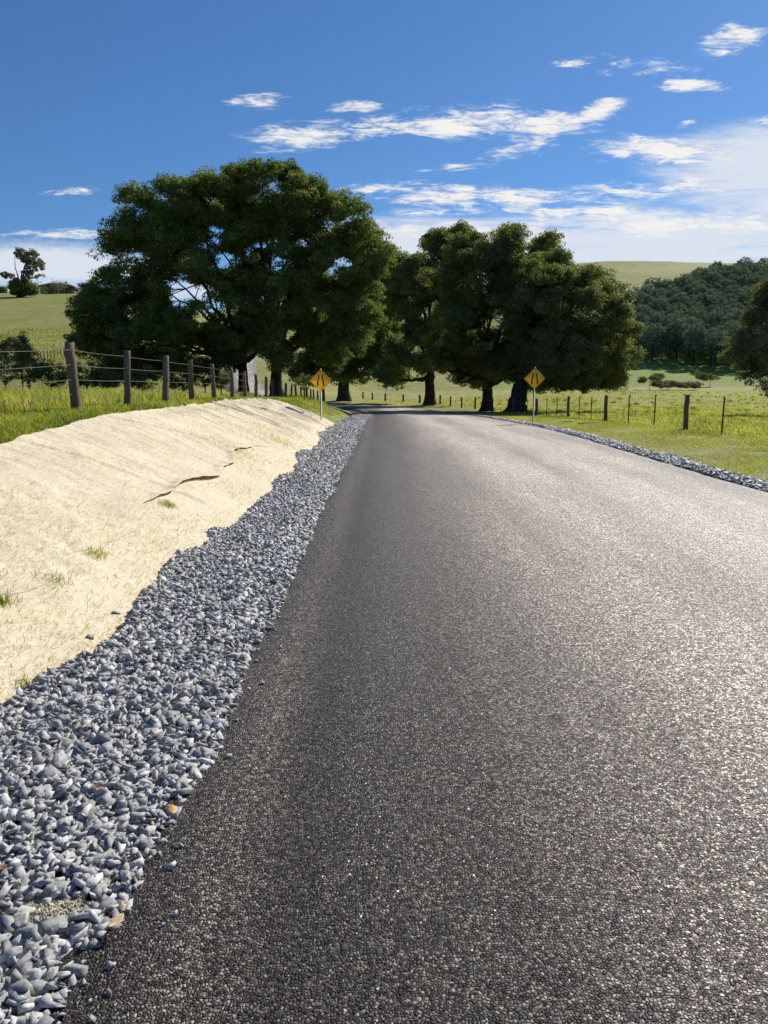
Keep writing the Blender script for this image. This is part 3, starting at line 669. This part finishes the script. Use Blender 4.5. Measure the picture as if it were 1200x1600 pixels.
tree('camphor_tree', 'broad dark evergreen tree with leaning trunk at the left end of the big trees', 'tree', 52, 380, .45, 560, .42,
 [(320,338,74,58,2,5),(260,340,62,50,0,5),(218,410,66,58,0,5),(192,480,56,55,-1,4.5),(168,530,46,48,-1,4),(188,455,48,48,0,4),(172,500,45,45,-2,4),(260,400,60,60,0,5),(240,530,75,50,-2,5),(310,470,80,70,-2,5.5),(300,555,75,32,-1,4),(345,395,70,60,2,6),(275,315,48,32,2,4),(370,520,50,45,0,5),(225,572,65,20,0,4)],
 2500, 108, .175, .55, M_camphor, M_bark, 13, 300)
tree('camphor_tree', 'tallest broad evergreen tree behind the left diamond sign with thick double trunk', 'tree', 55, 432, .42, 560, .52,
 [(350,308,62,42,2,5),(420,309,72,42,1,5),(470,326,62,48,0,5),(530,350,52,45,0,5),(575,385,38,35,0,4),(440,390,80,60,0,6),(520,420,70,55,0,5),(555,470,50,50,0,4.5),(500,490,60,50,-1,5),(430,470,60,50,-2,5),(430,545,38,42,-3,3.5),(535,530,35,45,0,4),(385,308,50,38,3,5),(590,400,22,22,-1,3)],
 2800, 108, .175, .55, M_camphor, M_bark, 15, 380)
tree('camphor_tree', 'dark drooping evergreen tree over the bend of the road', 'tree', 108, 537, gh(X(537,108),108), 560, .95,
 [(600,450,45,45,-4,6),(575,520,50,60,-4,6),(555,575,45,30,-3,5),(620,430,28,30,-3,5),(610,560,32,45,-6,5),(530,500,40,60,0,5),(590,480,40,60,0,6)],
 1300, 80, .36, 1.0, M_camphor, M_bark, 9, 120)
tree('camphor_tree', 'round olive green tree with fluted trunk on the outside of the bend', 'tree', 91, 672, gh(X(672,91),91), 585, .75,
 [(655,430,35,32,0,5),(700,430,50,50,2,6),(640,470,36,45,0,5),(680,490,65,60,0,6),(650,550,50,35,0,5),(710,545,50,45,0,5),(700,380,40,25,6,6),(610,590,22,20,-2,3),(640,430,22,24,0,4)],
 1650, 70, .31, .8, M_olive, M_bark, 10, 160)
tree('camphor_tree', 'tallest dome shaped olive tree right of the road with low hanging crown', 'tree', 68, 762, gh(X(762,68),68), 595, .6,
 [(760,400,50,42,1,5),(712,440,42,50,1,4),(708,515,38,52,0,4),(810,400,58,45,0,5),(745,450,58,55,0,5),(830,450,70,60,0,6),(770,510,75,60,-2,6),(735,540,48,42,0,5),(850,520,50,55,0,5),(790,385,30,30,0,4),(720,500,38,50,1,4),(700,565,30,25,0,3),(780,570,50,26,0,4),(740,583,40,18,0,3),(735,385,28,24,1,3)],
 2450, 104, .195, .60, M_olive, M_bark, 12, 240)
tree('camphor_tree', 'wide olive tree with thick trunk behind the right diamond sign', 'tree', 60, 808, gh(X(808,60),60), 600, .85,
 [(880,440,45,34,2,5),(850,435,48,44,1,5),(865,598,42,16,0,3),(925,592,42,16,0,3),(850,470,45,60,-1,5),(920,450,42,34,1,5),(900,500,60,55,0,5),(940,520,45,50,0,5),(870,560,60,42,-1,5),(930,570,48,30,0,4),(965,550,28,28,0,3),(840,500,50,60,0,5),(955,480,25,28,0,3),(825,580,45,30,1,4),(950,590,22,16,0,2.5),(885,590,50,18,-1,4)],
 2450, 104, .18, .56, M_olive, M_bark, 12, 240, lean=.3)
tree('young_tree', 'small bright green tree under the canopy behind the left diamond sign', 'tree', 70, 505, gh(X(505,70),70), 590, .16,
 [(500,560,32,28,0,2.5),(480,580,28,20,0,2),(520,545,18,20,0,2)], 330, 70, .24, .55, M_bright, M_bark, 6, 40)
tree('paddock_tree', 'olive tree with bare lower twigs at the right picture edge', 'tree', 46, 1290, gh(X(1290,46),46), 560, .4,
 [(1225,530,62,62,0,3.5),(1275,475,90,75,0,4.5),(1215,500,45,38,0,2.5),(1180,535,44,48,0,2.5),(1195,590,45,22,0,2.5),(1165,560,32,28,0,2),(1330,540,70,70,0,4)],
 900, 60, .16, .40, M_gum, M_bark, 14, 220)
# left hill
tree('gum_tree', 'tall open gum tree with bare side branches alone on the left hill', 'tree', 190, 46, gh(X(46,190),190), 440, .55,
 [(42,400,15,12,0,3),(33,396,9,8,0,2),(55,412,13,10,0,2.5),(45,425,12,10,0,2),(64,415,6,7,0,1),(12,430,9,5,0,1.5),(50,396,9,6,0,2),(60,428,8,7,0,1)], 170, 70, .34, .62, M_gum, M_gumbark, 12, 60, shell=.5)
tree('round_tree', 'low dense dark tree at the foot of the lone gum', 'tree', 188, 40, gh(X(40,188),188), 464, .5,
 [(34,450,17,14,0,3),(48,452,9,9,0,2.5),(27,460,10,6,0,2)], 220, 70, .40, .8, M_camphor, M_bark, 4, 20)
k_lab = [('grey_tree','grey half bare tree between the lone gum and the farmhouse',60,451,12,10,M_gum),('grey_tree','leafless brownish tree in front of the farmhouse roof',90,447,10,11,M_gum),('round_tree','small dark tree right of the farmhouse roof',137,455,8,10,M_camphor),
 ('round_tree','dark round tree nearest the big tree on the left skyline',148,448,10,14,M_camphor),('round_tree','tiny tree on the skyline at the left picture edge',4,455,6,7,M_gum)]
for nm, lb, px, py, rx, ry, m in k_lab:
    Yt = 208 if nm == 'grey_tree' else 240
    tree(nm, lb, 'tree', Yt, px, gh(X(px, Yt), Yt), py+6, .3, [(px, py, rx, ry, 0, rx*Yt/FPX), (px-rx*.5, py+ry*.4, rx*.6, ry*.6, 0, 2)], 90 if nm != 'grey_tree' else 60, 60 if nm != 'grey_tree' else 12, .36, .9, m, M_gumbark, 7, 50, shell=.4)
# far trees on the horizon right
tree('round_tree', 'flat topped tree on the far right skyline above the plantation', 'tree', 395, 1133, gh(X(1133,395),395), 424, .5, [(1133,419,9,3.5,0,3),(1128,421,5,3,0,2)], 60, 60, .7, 1.2, M_gum, M_gumbark, 6, 20)

# shrubs behind the left fence
SH = [(8,560,30,34,43,'grey green shrub at the left picture edge behind the post fence',M_gum),(45,570,22,26,41,'spindly tall shrub left of the thickest fence post',M_shrub),(35,545,10,22,47,'thin upright sapling behind the leftmost shrubs',M_gum),(80,585,26,20,42,'low round green bush just left of the thickest fence post',M_shrub),
 (135,585,26,18,44,'dark bush between the first and second fence posts',M_camphor),(160,592,22,14,40,'bright green bush between the first and second fence posts',M_bright),(222,592,26,16,41,'leafy bush between the second and third fence posts',M_shrub),(285,592,22,18,46,'pale bush beneath the big tree by the fourth fence post',M_bright),(320,588,22,16,50,'pale green bush in the shade by the fifth fence post',M_shrub),
 (478,598,22,12,62,'yellow green bush behind the crowded far fence posts',M_bright),(345,595,14,14,56,'small bush left of the leaning trunk',M_shrub)]
for px, py, rx, ry, Y, lb, m in SH:
    k = Y/FPX; b_ = gh(X(px, Y), Y)
    lo = [(px, py, rx, ry, 0, rx*k)] + [(px+rng.uniform(-.7, .7)*rx, py+rng.uniform(-.8, .4)*ry, rx*.4, ry*.5, 0, rx*k*.5) for _ in range(4)]
    tree('shrub', lb, 'shrub', Y, px, b_-.05, min(py+ry, 600), .06, lo, int(60+rx*ry*.13), 30, .11, .24, m, M_gumbark if m == M_gum else M_bark, 7, 60)
# scrub by the creek
for px, py, rx, ry, Y, lb in [(1015,588,16,7,140,'brown scrub mound on the creek bank'),(1045,598,30,5,136,'dark reeds in the creek bank at the paddock edge'),(1085,600,26,5,134,'dark scrub on the creek bank left of the right hand tree'),(1110,585,22,6,150,'green bush below the plantation edge')]:
    k = Y/FPX
    tree('creek_shrub', lb, 'shrub', Y, px, gh(X(px, Y), Y), py+3, .05, [(px+rng.uniform(-.9, .9)*rx, py+2+rng.uniform(-.4, .6)*ry, rx*rng.uniform(.2, .5), ry*rng.uniform(.5, 1), rng.uniform(-2, 2), 1.2) for _ in range(7)], 110, 40, .26, .5, M_gum, M_bark, 5, 20)
# creek / pale track
xs = np.linspace(X(985, 128), X(1040, 128), 12)
V = []; 
for i, xx in enumerate(xs):
    for s_ in (-1, 1):
        wv = 1.5+.5*math.sin(i*1.3); yv = 130+s_*wv+math.sin(i*.7)*1.0; V.append((xx, yv, 0))
V = np.array(V); V[:, 2] = ground_h(V[:, 0], V[:, 1]).max()+.10
F = [[2*i, 2*i+2, 2*i+3, 2*i+1] for i in range(11)]
tag(mesh_obj('creek_water', V, F, M_track), kind='structure')

# ------------------------------------------------------------------ plantation
PG = 'plantation trees on the right hillside'
protos = []
for v in range(4):
    H = 11.0; W = rng.uniform(3.0, 3.6)
    lob = [(0, 0, 6.2, W, W, 3.2), (0, 0, 7.6, W*.75, W*.75, 2.4)] + [(rng.uniform(-1.3, 1.3), rng.uniform(-1.3, 1.3), rng.uniform(4, 8), W*.55, W*.55, 1.5) for _ in range(4)]
    C = crown_clusters(lob, 230, .16); V, F, rn = leaf_cloud(C, .5*rng.uniform(.7, 1.3, len(C)), 34, .30)
    mb = MB(); limbs(mb, (0, 0, 0), (0, 0, 3.6), .19, C, 5, 10)
    protos.append((V, F, rn, mb))
def proto_obj(i, loc, s, label):
    V, F, rn, mb = protos[i]
    r = empty('plantation_tree', loc, label, 'tree', PG); mb.obj('trunk', M_bark, r, smooth=True); mesh_obj('crown', V, F, M_plant, r, attrs={'rnd': rn}); return r
LB_F = 'dark blue green plantation tree with visible trunk in the front row on the hillside'; LB_B = 'dark blue green plantation tree packed in the rows up the right hillside'
spots = []
# rows follow the slope: lower edge runs from (1005,548) down to (1150,595)
for row in range(30):
    for colm in range(40):
        xx = 58+colm*5.0+rng.normal(0, .45)+(row % 2)*1.2; Yr = 172+row*6.3+(130-xx)*.10+rng.normal(0, .5)
        fx = 600+FPX*1.03*xx/Yr
        if Yr < 190-(fx-1005)*.115 or not 955 < fx < 1275: continue
        if Yr > np.interp(fx, [950, 1000, 1060, 1120, 1200, 1300], [235, 247, 268, 291, 308, 320]): continue
        if fx < 1000 and Yr < 202: continue
        spots.append((xx, Yr, row))
sel = sorted(spots, key=lambda q: q[1]); r0_ = {}
sel = [(a, b_, 0 if b_ < 190-(600+FPX*1.03*a/b_-1005)*.115+7 else 1) for a, b_, _ in sel]
print('plantation trees', len(sel))
sel = sel[:]
base = {}
vis = sel[:300]; rest = sel[300:]
for i, (xx, Yr, row) in enumerate(vis):
    v = i % 4; zz = gh(xx, Yr)-.1; lb = LB_F if row == 0 else LB_B
    if v not in base: o = proto_obj(v, (xx, Yr, zz), 1, lb); base[v] = o
    else:
        o = base[v].copy(); COL.objects.link(o); o['label'] = lb
        for ch in base[v].children:
            c = ch.copy(); COL.objects.link(c); c.parent = o
        o.location = (xx, Yr, zz)
    s_ = rng.uniform(.82, 1.12); o.scale = (s_*rng.uniform(.9, 1.15), s_, s_); o.rotation_euler = (0, 0, rng.uniform(0, 6.28))
if rest:
    VV = []; FF = []; RN = []; off = 0
    for i, (xx, Yr, row) in enumerate(rest):
        V, F, rn, mb = protos[i % 4]; a = rng.uniform(0, 6.28); ca, sa = math.cos(a), math.sin(a); s_ = rng.uniform(.85, 1.1)
        VV.append(np.stack([V[:, 0]*ca-V[:, 1]*sa, V[:, 0]*sa+V[:, 1]*ca, V[:, 2]], -1)*s_+np.array([xx, Yr, gh(xx, Yr)])); FF.append(F+off); RN.append(rn); off += len(V)
    tag(mesh_obj('plantation_canopy', np.concatenate(VV), np.concatenate(FF), M_plant, attrs={'rnd': np.concatenate(RN)}), 'far upper canopy of the dark plantation near the hill crest', 'trees', None, 'stuff')

# ------------------------------------------------------------------ fences
def post_mesh(name, h, r, m, parent, loc, lean=(0, 0), square=False):
    mb = MB(); k = 9; t_ = np.linspace(-.3/h, 1, k); path = np.stack([lean[0]*t_*h+rng.normal(0, r*.07, k), lean[1]*t_*h, t_*h], -1)
    sides = 10; P, F = tube(path, r*(1.06-.12*t_)*1.0, sides); P = P.reshape(k, sides, 3)
    # split timber: irregular outline kept up the post, chipped
    prof = 1+rng.normal(0, .13, sides); cen = path[:, None, :]; P = cen+(P-cen)*prof[None, :, None]*(1+rng.normal(0, .05, (k, sides, 1)))
    P[-1, :, 2] += rng.normal(0, r*.15, sides)
    mb.add(P.reshape(-1, 3), F); c = P[-1].mean(0); mb.v.append(c[None]); kk = mb.n; mb.n += 1; j = np.arange(sides)
    mb.f[3].append(np.stack([(k-1)*sides+j, (k-1)*sides+(j+1) % sides, np.full(sides, kk)], -1))
    o = mb.obj(name, m, parent); o.location = loc; return o
def wire_line(parent, pts, hgt, r, base_loc, barbs=False, sag=.0):
    P = []
    for i in range(len(pts)-1):
        a = np.array(pts[i]); b_ = np.array(pts[i+1])
        for t_ in np.linspace(0, 1, 5)[:-1]:
            q = a+(b_-a)*t_; P.append(q+np.array([0, 0, hgt-sag*4*t_*(1-t_)]))
    P.append(np.array(pts[-1])+np.array([0, 0, hgt])); P = np.array(P)-np.array(base_loc)
    mb = MB(); mb.tube(P, r, 5)
    if barbs:
        for i in range(len(P)-1):
            Lg = np.linalg.norm(P[i+1]-P[i]); nb = int(Lg/.14)
            if P[i][1]+base_loc[1] > 26: break
            for k in range(nb):
                q = P[i]+(P[i+1]-P[i])*(k+.5)/nb; d = rng.normal(size=3)*.012; mb.tube(np.array([q-d, q+d]), .0022, 4)
    return mb.obj('wire', M_wire, parent)
LF = [(-40,9.0,1.25),(117,13.5,1.27),(197,16.4,1.25),(257,19.3,1.25),(298,22.2,1.25),(334,25.6,1.2),(362.5,29.6,1.22),(383,34,1.2),(400,38.3,1.2),(415,42.6,1.2),(426,47,1.2),(437,51,1.2),(446,54.5,1.2),(455,58,1.2),(462.5,61,1.2),(469.5,64,1.2),(475,67,1.2),(480,70,1.2),(485,73,1.2),(490,76,1.2),(496,79,1.2)]
b0 = (X(117, 13.5), 13.5, gh(X(117, 13.5), 13.5))
fl = empty('timber_post_fence', b0, 'weathered split post and barbed wire fence along the left bank', 'fence')
pts = []; pre = (-6.1, 6.5); pts.append((pre[0], pre[1], gh(*pre)))
tops = {13.5:2.27,16.4:2.25,19.3:2.23,22.2:2.2}
for i, (px, Y, h) in enumerate(LF):
    x = X(px, Y) if px > 0 else -6.0; z = gh(x, Y)
    lean = (-.035*1.0, 0) if i == 1 else (rng.normal(0, .03), rng.normal(0, .02))
    if i == 1: lean = (-.045, 0); 
    r = .095 if i == 1 else (.075 if i < 5 else .08)
    if i == 0: r = .08
    hh_ = max(h+rng.normal(0, .02), .9); top = np.interp(Y, [13.5,16.4,19.3,22,26.7,30.7,36,40,43.7,50,58,76], [2.27,2.25,2.23,2.2,2.13,2.05,1.97,1.88,1.79,1.6,1.28,.72]) if i > 0 else z+1.25
    hh_ = float(np.clip(top-z, 1.0, 1.5))
    post_mesh('post', hh_, r, M_post, fl, (x-b0[0], Y-b0[1], z-b0[2]), lean); pts.append((x, Y, z+hh_-1.25))
pts = pts[1:]
for k, hg in enumerate((1.12, .86, .60, .34)): wire_line(fl, [(p_[0], p_[1]-.06, p_[2]) for p_ in pts], hg, .0042, b0, barbs=k in (1, 2), sag=.015)
# right fence : wooden posts
RF = [(1400,15.5,9.95),(1076,24,9.95),(949,33,10),(889.6,41,10.25),(840,48.5,10.1),(803,56,9.95),(770,63,9.4),(757,68,9.2),(743,73,9.1),(722,80,8.6),(704.5,86,7.9),(688,92,7),(656,103,5),(630,112,2.9),(602,118,.3),(582,121,-1.9),(567,122,-3.5)]
b1 = (9.95, 24, gh(9.95, 24))
fr = empty('wire_fence', b1, 'low wire fence with dark timber posts and thin steel pickets along the right paddock', 'fence')
pts = []
for i, (px, Y, x) in enumerate(RF):
    x = X(px, Y) if i > 0 else 9.9; z = gh(x, Y); h = 1.14
    post_mesh('post', h, .075 if i < 4 else (.09 if i < 11 else .13), M_postdark, fr, (x-b1[0], Y-b1[1], z-b1[2]), (rng.normal(0, .02)-.03*(i == 1), 0)); pts.append((x, Y, z))
for hg in (1.0, .72, .42, .2): wire_line(fr, pts, hg, .0048, b1)
for px, Y in ((1134, 21.5), (1290, 18.3), (1026, 27.2), (985, 30.2), (926, 35.5), (907, 38.2), (872, 43.5), (856, 46), (825, 51), (815, 53.5)):
    x = X(px, Y); z = gh(x, Y); mb = MB(); mb.box((0, 0, .5), (.045, .012, 1.25)); mb.box((0, .014, .5), (.012, .03, 1.246)); o = mb.obj('star_picket', M_picket, fr); o.location = (x-b1[0], Y-b1[1], z-b1[2])
# far hill fence (row of dots)
b2 = (X(100, 86), 86, gh(X(100, 86), 86)); fh_ = empty('hill_fence', b2, 'distant row of tiny dark fence posts across the foot of the left hill', 'fence')
pts = []
for i in range(26):
    Y = 84+i*.35; x = X(10+i*5.2, Y); z = gh(x, Y); pts.append((x, Y, z)); mb = MB(); mb.tube(np.array([(0, 0, -.2), (0, 0, 1.0)]), .055, 6, True); o = mb.obj('post', M_postdark, fh_); o.location = (x-b2[0], Y-b2[1], z-b2[2])
wire_line(fh_, pts, .8, .006, b2)

# ------------------------------------------------------------------ signs
def diamond(r, rc, k=4):
    out = []
    for q in range(4):
        a = q*math.pi/2; c = (math.cos(a)*(r-rc*1.414), math.sin(a)*(r-rc*1.414))
        for j in range(k+1):
            b_ = a-math.pi/4+j/k*math.pi/2; out.append((c[0]+math.cos(b_)*rc, c[1]+math.sin(b_)*rc))
    return out
def sign(px, Y, cz, label, rz=0, back=False, tilt=0):
    x = X(px, Y); z0 = gh(x, Y); r = empty('warning_sign', (x, Y, z0), label, 'road sign', None, rz); H = cz-z0; R0 = .43
    mb = MB(); mb.prism([(a, b_+H) for a, b_ in diamond(R0, .045)], -.034, -.030); mb.obj('plate', M_orange, r)
    mb = MB(); mb.prism([(a, b_+H) for a, b_ in diamond(R0-.001, .045)], -.0298, -.0285); mb.obj('plate_back', M_alu, r)
    # thin dark border as a frame of strips
    mb = MB(); o_ = diamond(R0-.012, .035); i_ = diamond(R0-.024, .03)
    V = np.array([(a, -.0362, b_+H) for a, b_ in o_]+[(a, -.0362, b_+H) for a, b_ in i_]); k = len(o_); j = np.arange(k); mb.add(V, np.stack([j, (j+1) % k, k+(j+1) % k, k+j], -1)); mb.obj('border', M_black, r)
    for s_ in (-1, 1):
        mb = MB()
        pl = [(.042, .215), (.042, .10), (.085, -.06), (.085, -.215)]; wv = .052
        for (a1, c1), (a2, c2) in zip(pl[:-1], pl[1:]):
            V = np.array([(s_*a1, -.038, c1+H), (s_*(a1+wv), -.038, c1+H), (s_*(a2+wv), -.038, c2+H), (s_*a2, -.038, c2+H)]); V2 = V.copy(); V2[:, 1] = -.0345
            mb.add(np.concatenate([V, V2]), np.array([[0,1,2,3],[4,7,6,5],[0,4,5,1],[1,5,6,2],[3,2,6,7],[0,3,7,4]]))
        mb.obj('symbol_bar', M_black, r)
    mb = MB(); mb.tube(np.array([(0, 0, -.4), (0, 0, H+R0+.02)]), .028, 12, True); mb.obj('pole', M_steel, r, smooth=False)
    for dz in (-.2, .2):
        mb = MB(); mb.box((0, -.002, H+dz), (.26, .05, .03)); mb.obj('bracket', M_steel, r)
    return r
sign(501, 28.8, Zp(594.5, 28.8), 'yellow diamond road narrows sign on a thin pole in the jute on the left', R(-3))
sign(835, 29.5, Zp(591.5, 29.5), 'yellow diamond road narrows sign on a thin pole on the right verge', R(4))
sign(603, 98, Zp(603, 98), 'small grey back of a diamond sign in the shade beyond the bend', R(185))

# ------------------------------------------------------------------ farmhouse
Yh = 216; xh = X(103, Yh); zh = gh(xh, Yh)-.15; hs = empty('farmhouse', (xh, Yh, zh), 'low brown farmhouse with hipped tiled roof on the left skyline', 'house', None, R(6))
mb = MB(); mb.box((0, 0, 1.6), (10, 7, 3.2)); mb.obj('wall', M_brick, hs); hs.scale = (.85, .85, .72)
V = np.array([(-6,-4.4,3.15),(6,-4.4,3.15),(6,4.4,3.15),(-6,4.4,3.15),(-2.6,0,5.1),(2.6,0,5.1)]); mb = MB(); mb.add(V, np.array([[0,1,5,4],[2,3,4,5]])); mb.f[3].append(np.array([[1,2,5],[3,0,4]])); mb.f[4].append(np.array([[0,3,2,1]])); rf = mb.obj('roof', M_roof, hs)
mb = MB(); mb.box((2.0, 1.2, 5.0), (.7, .7, 1.4)); mb.obj('chimney', M_brick, rf)
for xw in (-3.2, .2, 3.0):
    mb = MB(); mb.box((xw, -3.52, 1.9), (1.5, .08, 1.1)); wn = mb.obj('window', M_alu, hs); mb = MB(); mb.box((xw, -3.57, 1.9), (1.3, .04, .9)); mb.obj('pane', M_glass, wn)
mb = MB(); mb.box((-1.5, -3.53, 1.25), (.9, .08, 2.1)); mb.obj('door', M_postdark, hs)
for xw in (-5.6, -2.8, 0, 2.8, 5.6): mb = MB(); mb.box((xw, -4.2, 1.6), (.12, .12, 3.1)); mb.obj('veranda_post', M_postdark, hs)

# ------------------------------------------------------------------ small things
def gpoint(px, py, zoff=0):
    g = pg(px, py)
    for d in np.arange(1.2, 60, .01):
        if EYE+g[1]*d <= gh_fast(g[0]*d, d)+.03: return g[0]*d, d, gh_fast(g[0]*d, d)
    return g[0]*10, 10, 0
def leaf(px, py, sz, m, label, rz, zo=.006, curl=.4):
    x, y, z = gpoint(px, py); k = 9; t_ = np.linspace(0, 1, k); wv = np.sin(np.pi*t_**.8)*.32*(1+.15*np.sin(t_*17)); V = []
    for s_ in (-1, 0, 1): V.append(np.stack([t_-.5, s_*wv, curl*(t_-.5)**2+abs(s_)*wv*curl*.9+.02*np.sin(t_*9+s_)], -1))
    V = np.concatenate(V)*sz; F = [[r_*k+i, r_*k+i+1, (r_+1)*k+i+1, (r_+1)*k+i] for r_ in range(2) for i in range(k-1)]
    stem = np.stack([np.linspace(.5, .75, 4), np.zeros(4), np.linspace(.1, .16, 4)], -1)*sz
    e = mesh_obj('fallen_leaf', V, F, m, smooth=True); e.location = (x, y, z+zo); e.rotation_euler = (rng.uniform(-.3, .3), rng.uniform(-.3, .3), rz)
    md = e.modifiers.new('thick', 'SOLIDIFY'); md.thickness = .0006
    tag(e, label, 'leaf')
leaf(237, 1413, .035, M_leafy, 'single golden leaf lying out on the dark seal', .2)
leaf(184, 1452, .06, M_leafc, 'pale crumpled leaf at the nearest rock edge', 1.2, .05)
leaf(192, 1428, .035, M_leafc, 'small pale leaf just above the crumpled leaf at the rock edge', 2.2, .05)
leaf(270, 1274, .05, M_leafy, 'orange brown leaf caught on the rock edge', 2.0, .05)
leaf(376, 1133, .03, M_leafb, 'tiny reddish leaf on the seal beside the rock edge', .6)
leaf(967, 909, .07, M_leafb, 'reddish brown leaf in the middle of the right lane', .3)
leaf(1172, 1097, .04, M_leafb, 'small brown leaf near the right picture edge on the road', 1.3)
leaf(3, 1366, .04, M_leafb, 'brown leaf on the crushed rock at the left picture edge', .5, .05)
leaf(152, 1240, .04, M_leafb, 'dark brown leaf lying in the middle of the crushed rock', .9, .06)
# stick on seal
x, y, z = gpoint(382, 1063); mb = MB(); mb.tube(np.array([(-.05, -.03, .0), (0, 0, .008), (.05, .02, .004)]), .003, 6, True); o = mb.obj('twig', M_pale); o.location = (x, y, z+.035); tag(o, 'pale broken twig lying on the seal by the rock edge', 'twig')
# loose dark rocks on the fabric
for px, py, s_, lb in ((141, 994, .032, 'dark rock sitting alone on the jute edge above the near shoulder'), (181, 957, .034, 'rock on the jute fabric beside the second bulge of the shoulder'), (328, 838, .03, 'small dark stone on the jute left of the shoulder bulge')):
    x, y, z = gpoint(px, py); P, f = VAR[rng.integers(36)]; o = mesh_obj('loose_rock', P*s_*1.0, f, M_stone, attrs={'rnd': np.full(len(P), .15)}); o.location = (x, y, z+.022); o.rotation_euler = (.1, .35, .4); tag(o, lb, 'rock')
# survey peg with pink tape and dropped boards on the right verge
x, y, z = gpoint(972, 655); e = empty('survey_peg', (x, y, z), 'timber survey peg with pink tape by the right fence', 'peg', None, .3)
mb = MB(); P, F = tube(np.array([(0, 0, -.1), (.05, 0, .36)]), .02, 4); mb.add(P, F); mb.obj('stake', M_pale, e)
mb = MB(); mb.tube(np.array([(.045, 0, .22), (.055, 0, .40)]), .032, 8, True); tp = mb.obj('tape', M_pink, e)
V = np.array([(.05, -.02, .38), (.09, -.03, .44), (.10, -.03, .62), (.05, -.02, .58)]); mb = MB(); mb.add(np.concatenate([V, V+[0, .006, 0]]), np.array([[0,1,2,3],[7,6,5,4],[0,4,5,1],[1,5,6,2],[2,6,7,3],[3,7,4,0]])); mb.obj('tape_tail', M_pink, e)
for px, py, ln_, rz, lb in ((921, 662, 1.0, .35, 'long pale timber board lying on the right verge grass'), (887, 660, .45, -.6, 'short pale timber offcut on the verge near the right sign')):
    x, y, z = gpoint(px, py); mb = MB(); mb.box((0, 0, 0), (ln_, .09, .03)); o = mb.obj('timber_board', M_pale); o.location = (x, y, z+.07); o.rotation_euler = (.05, -.04, rz); tag(o, lb, 'board')
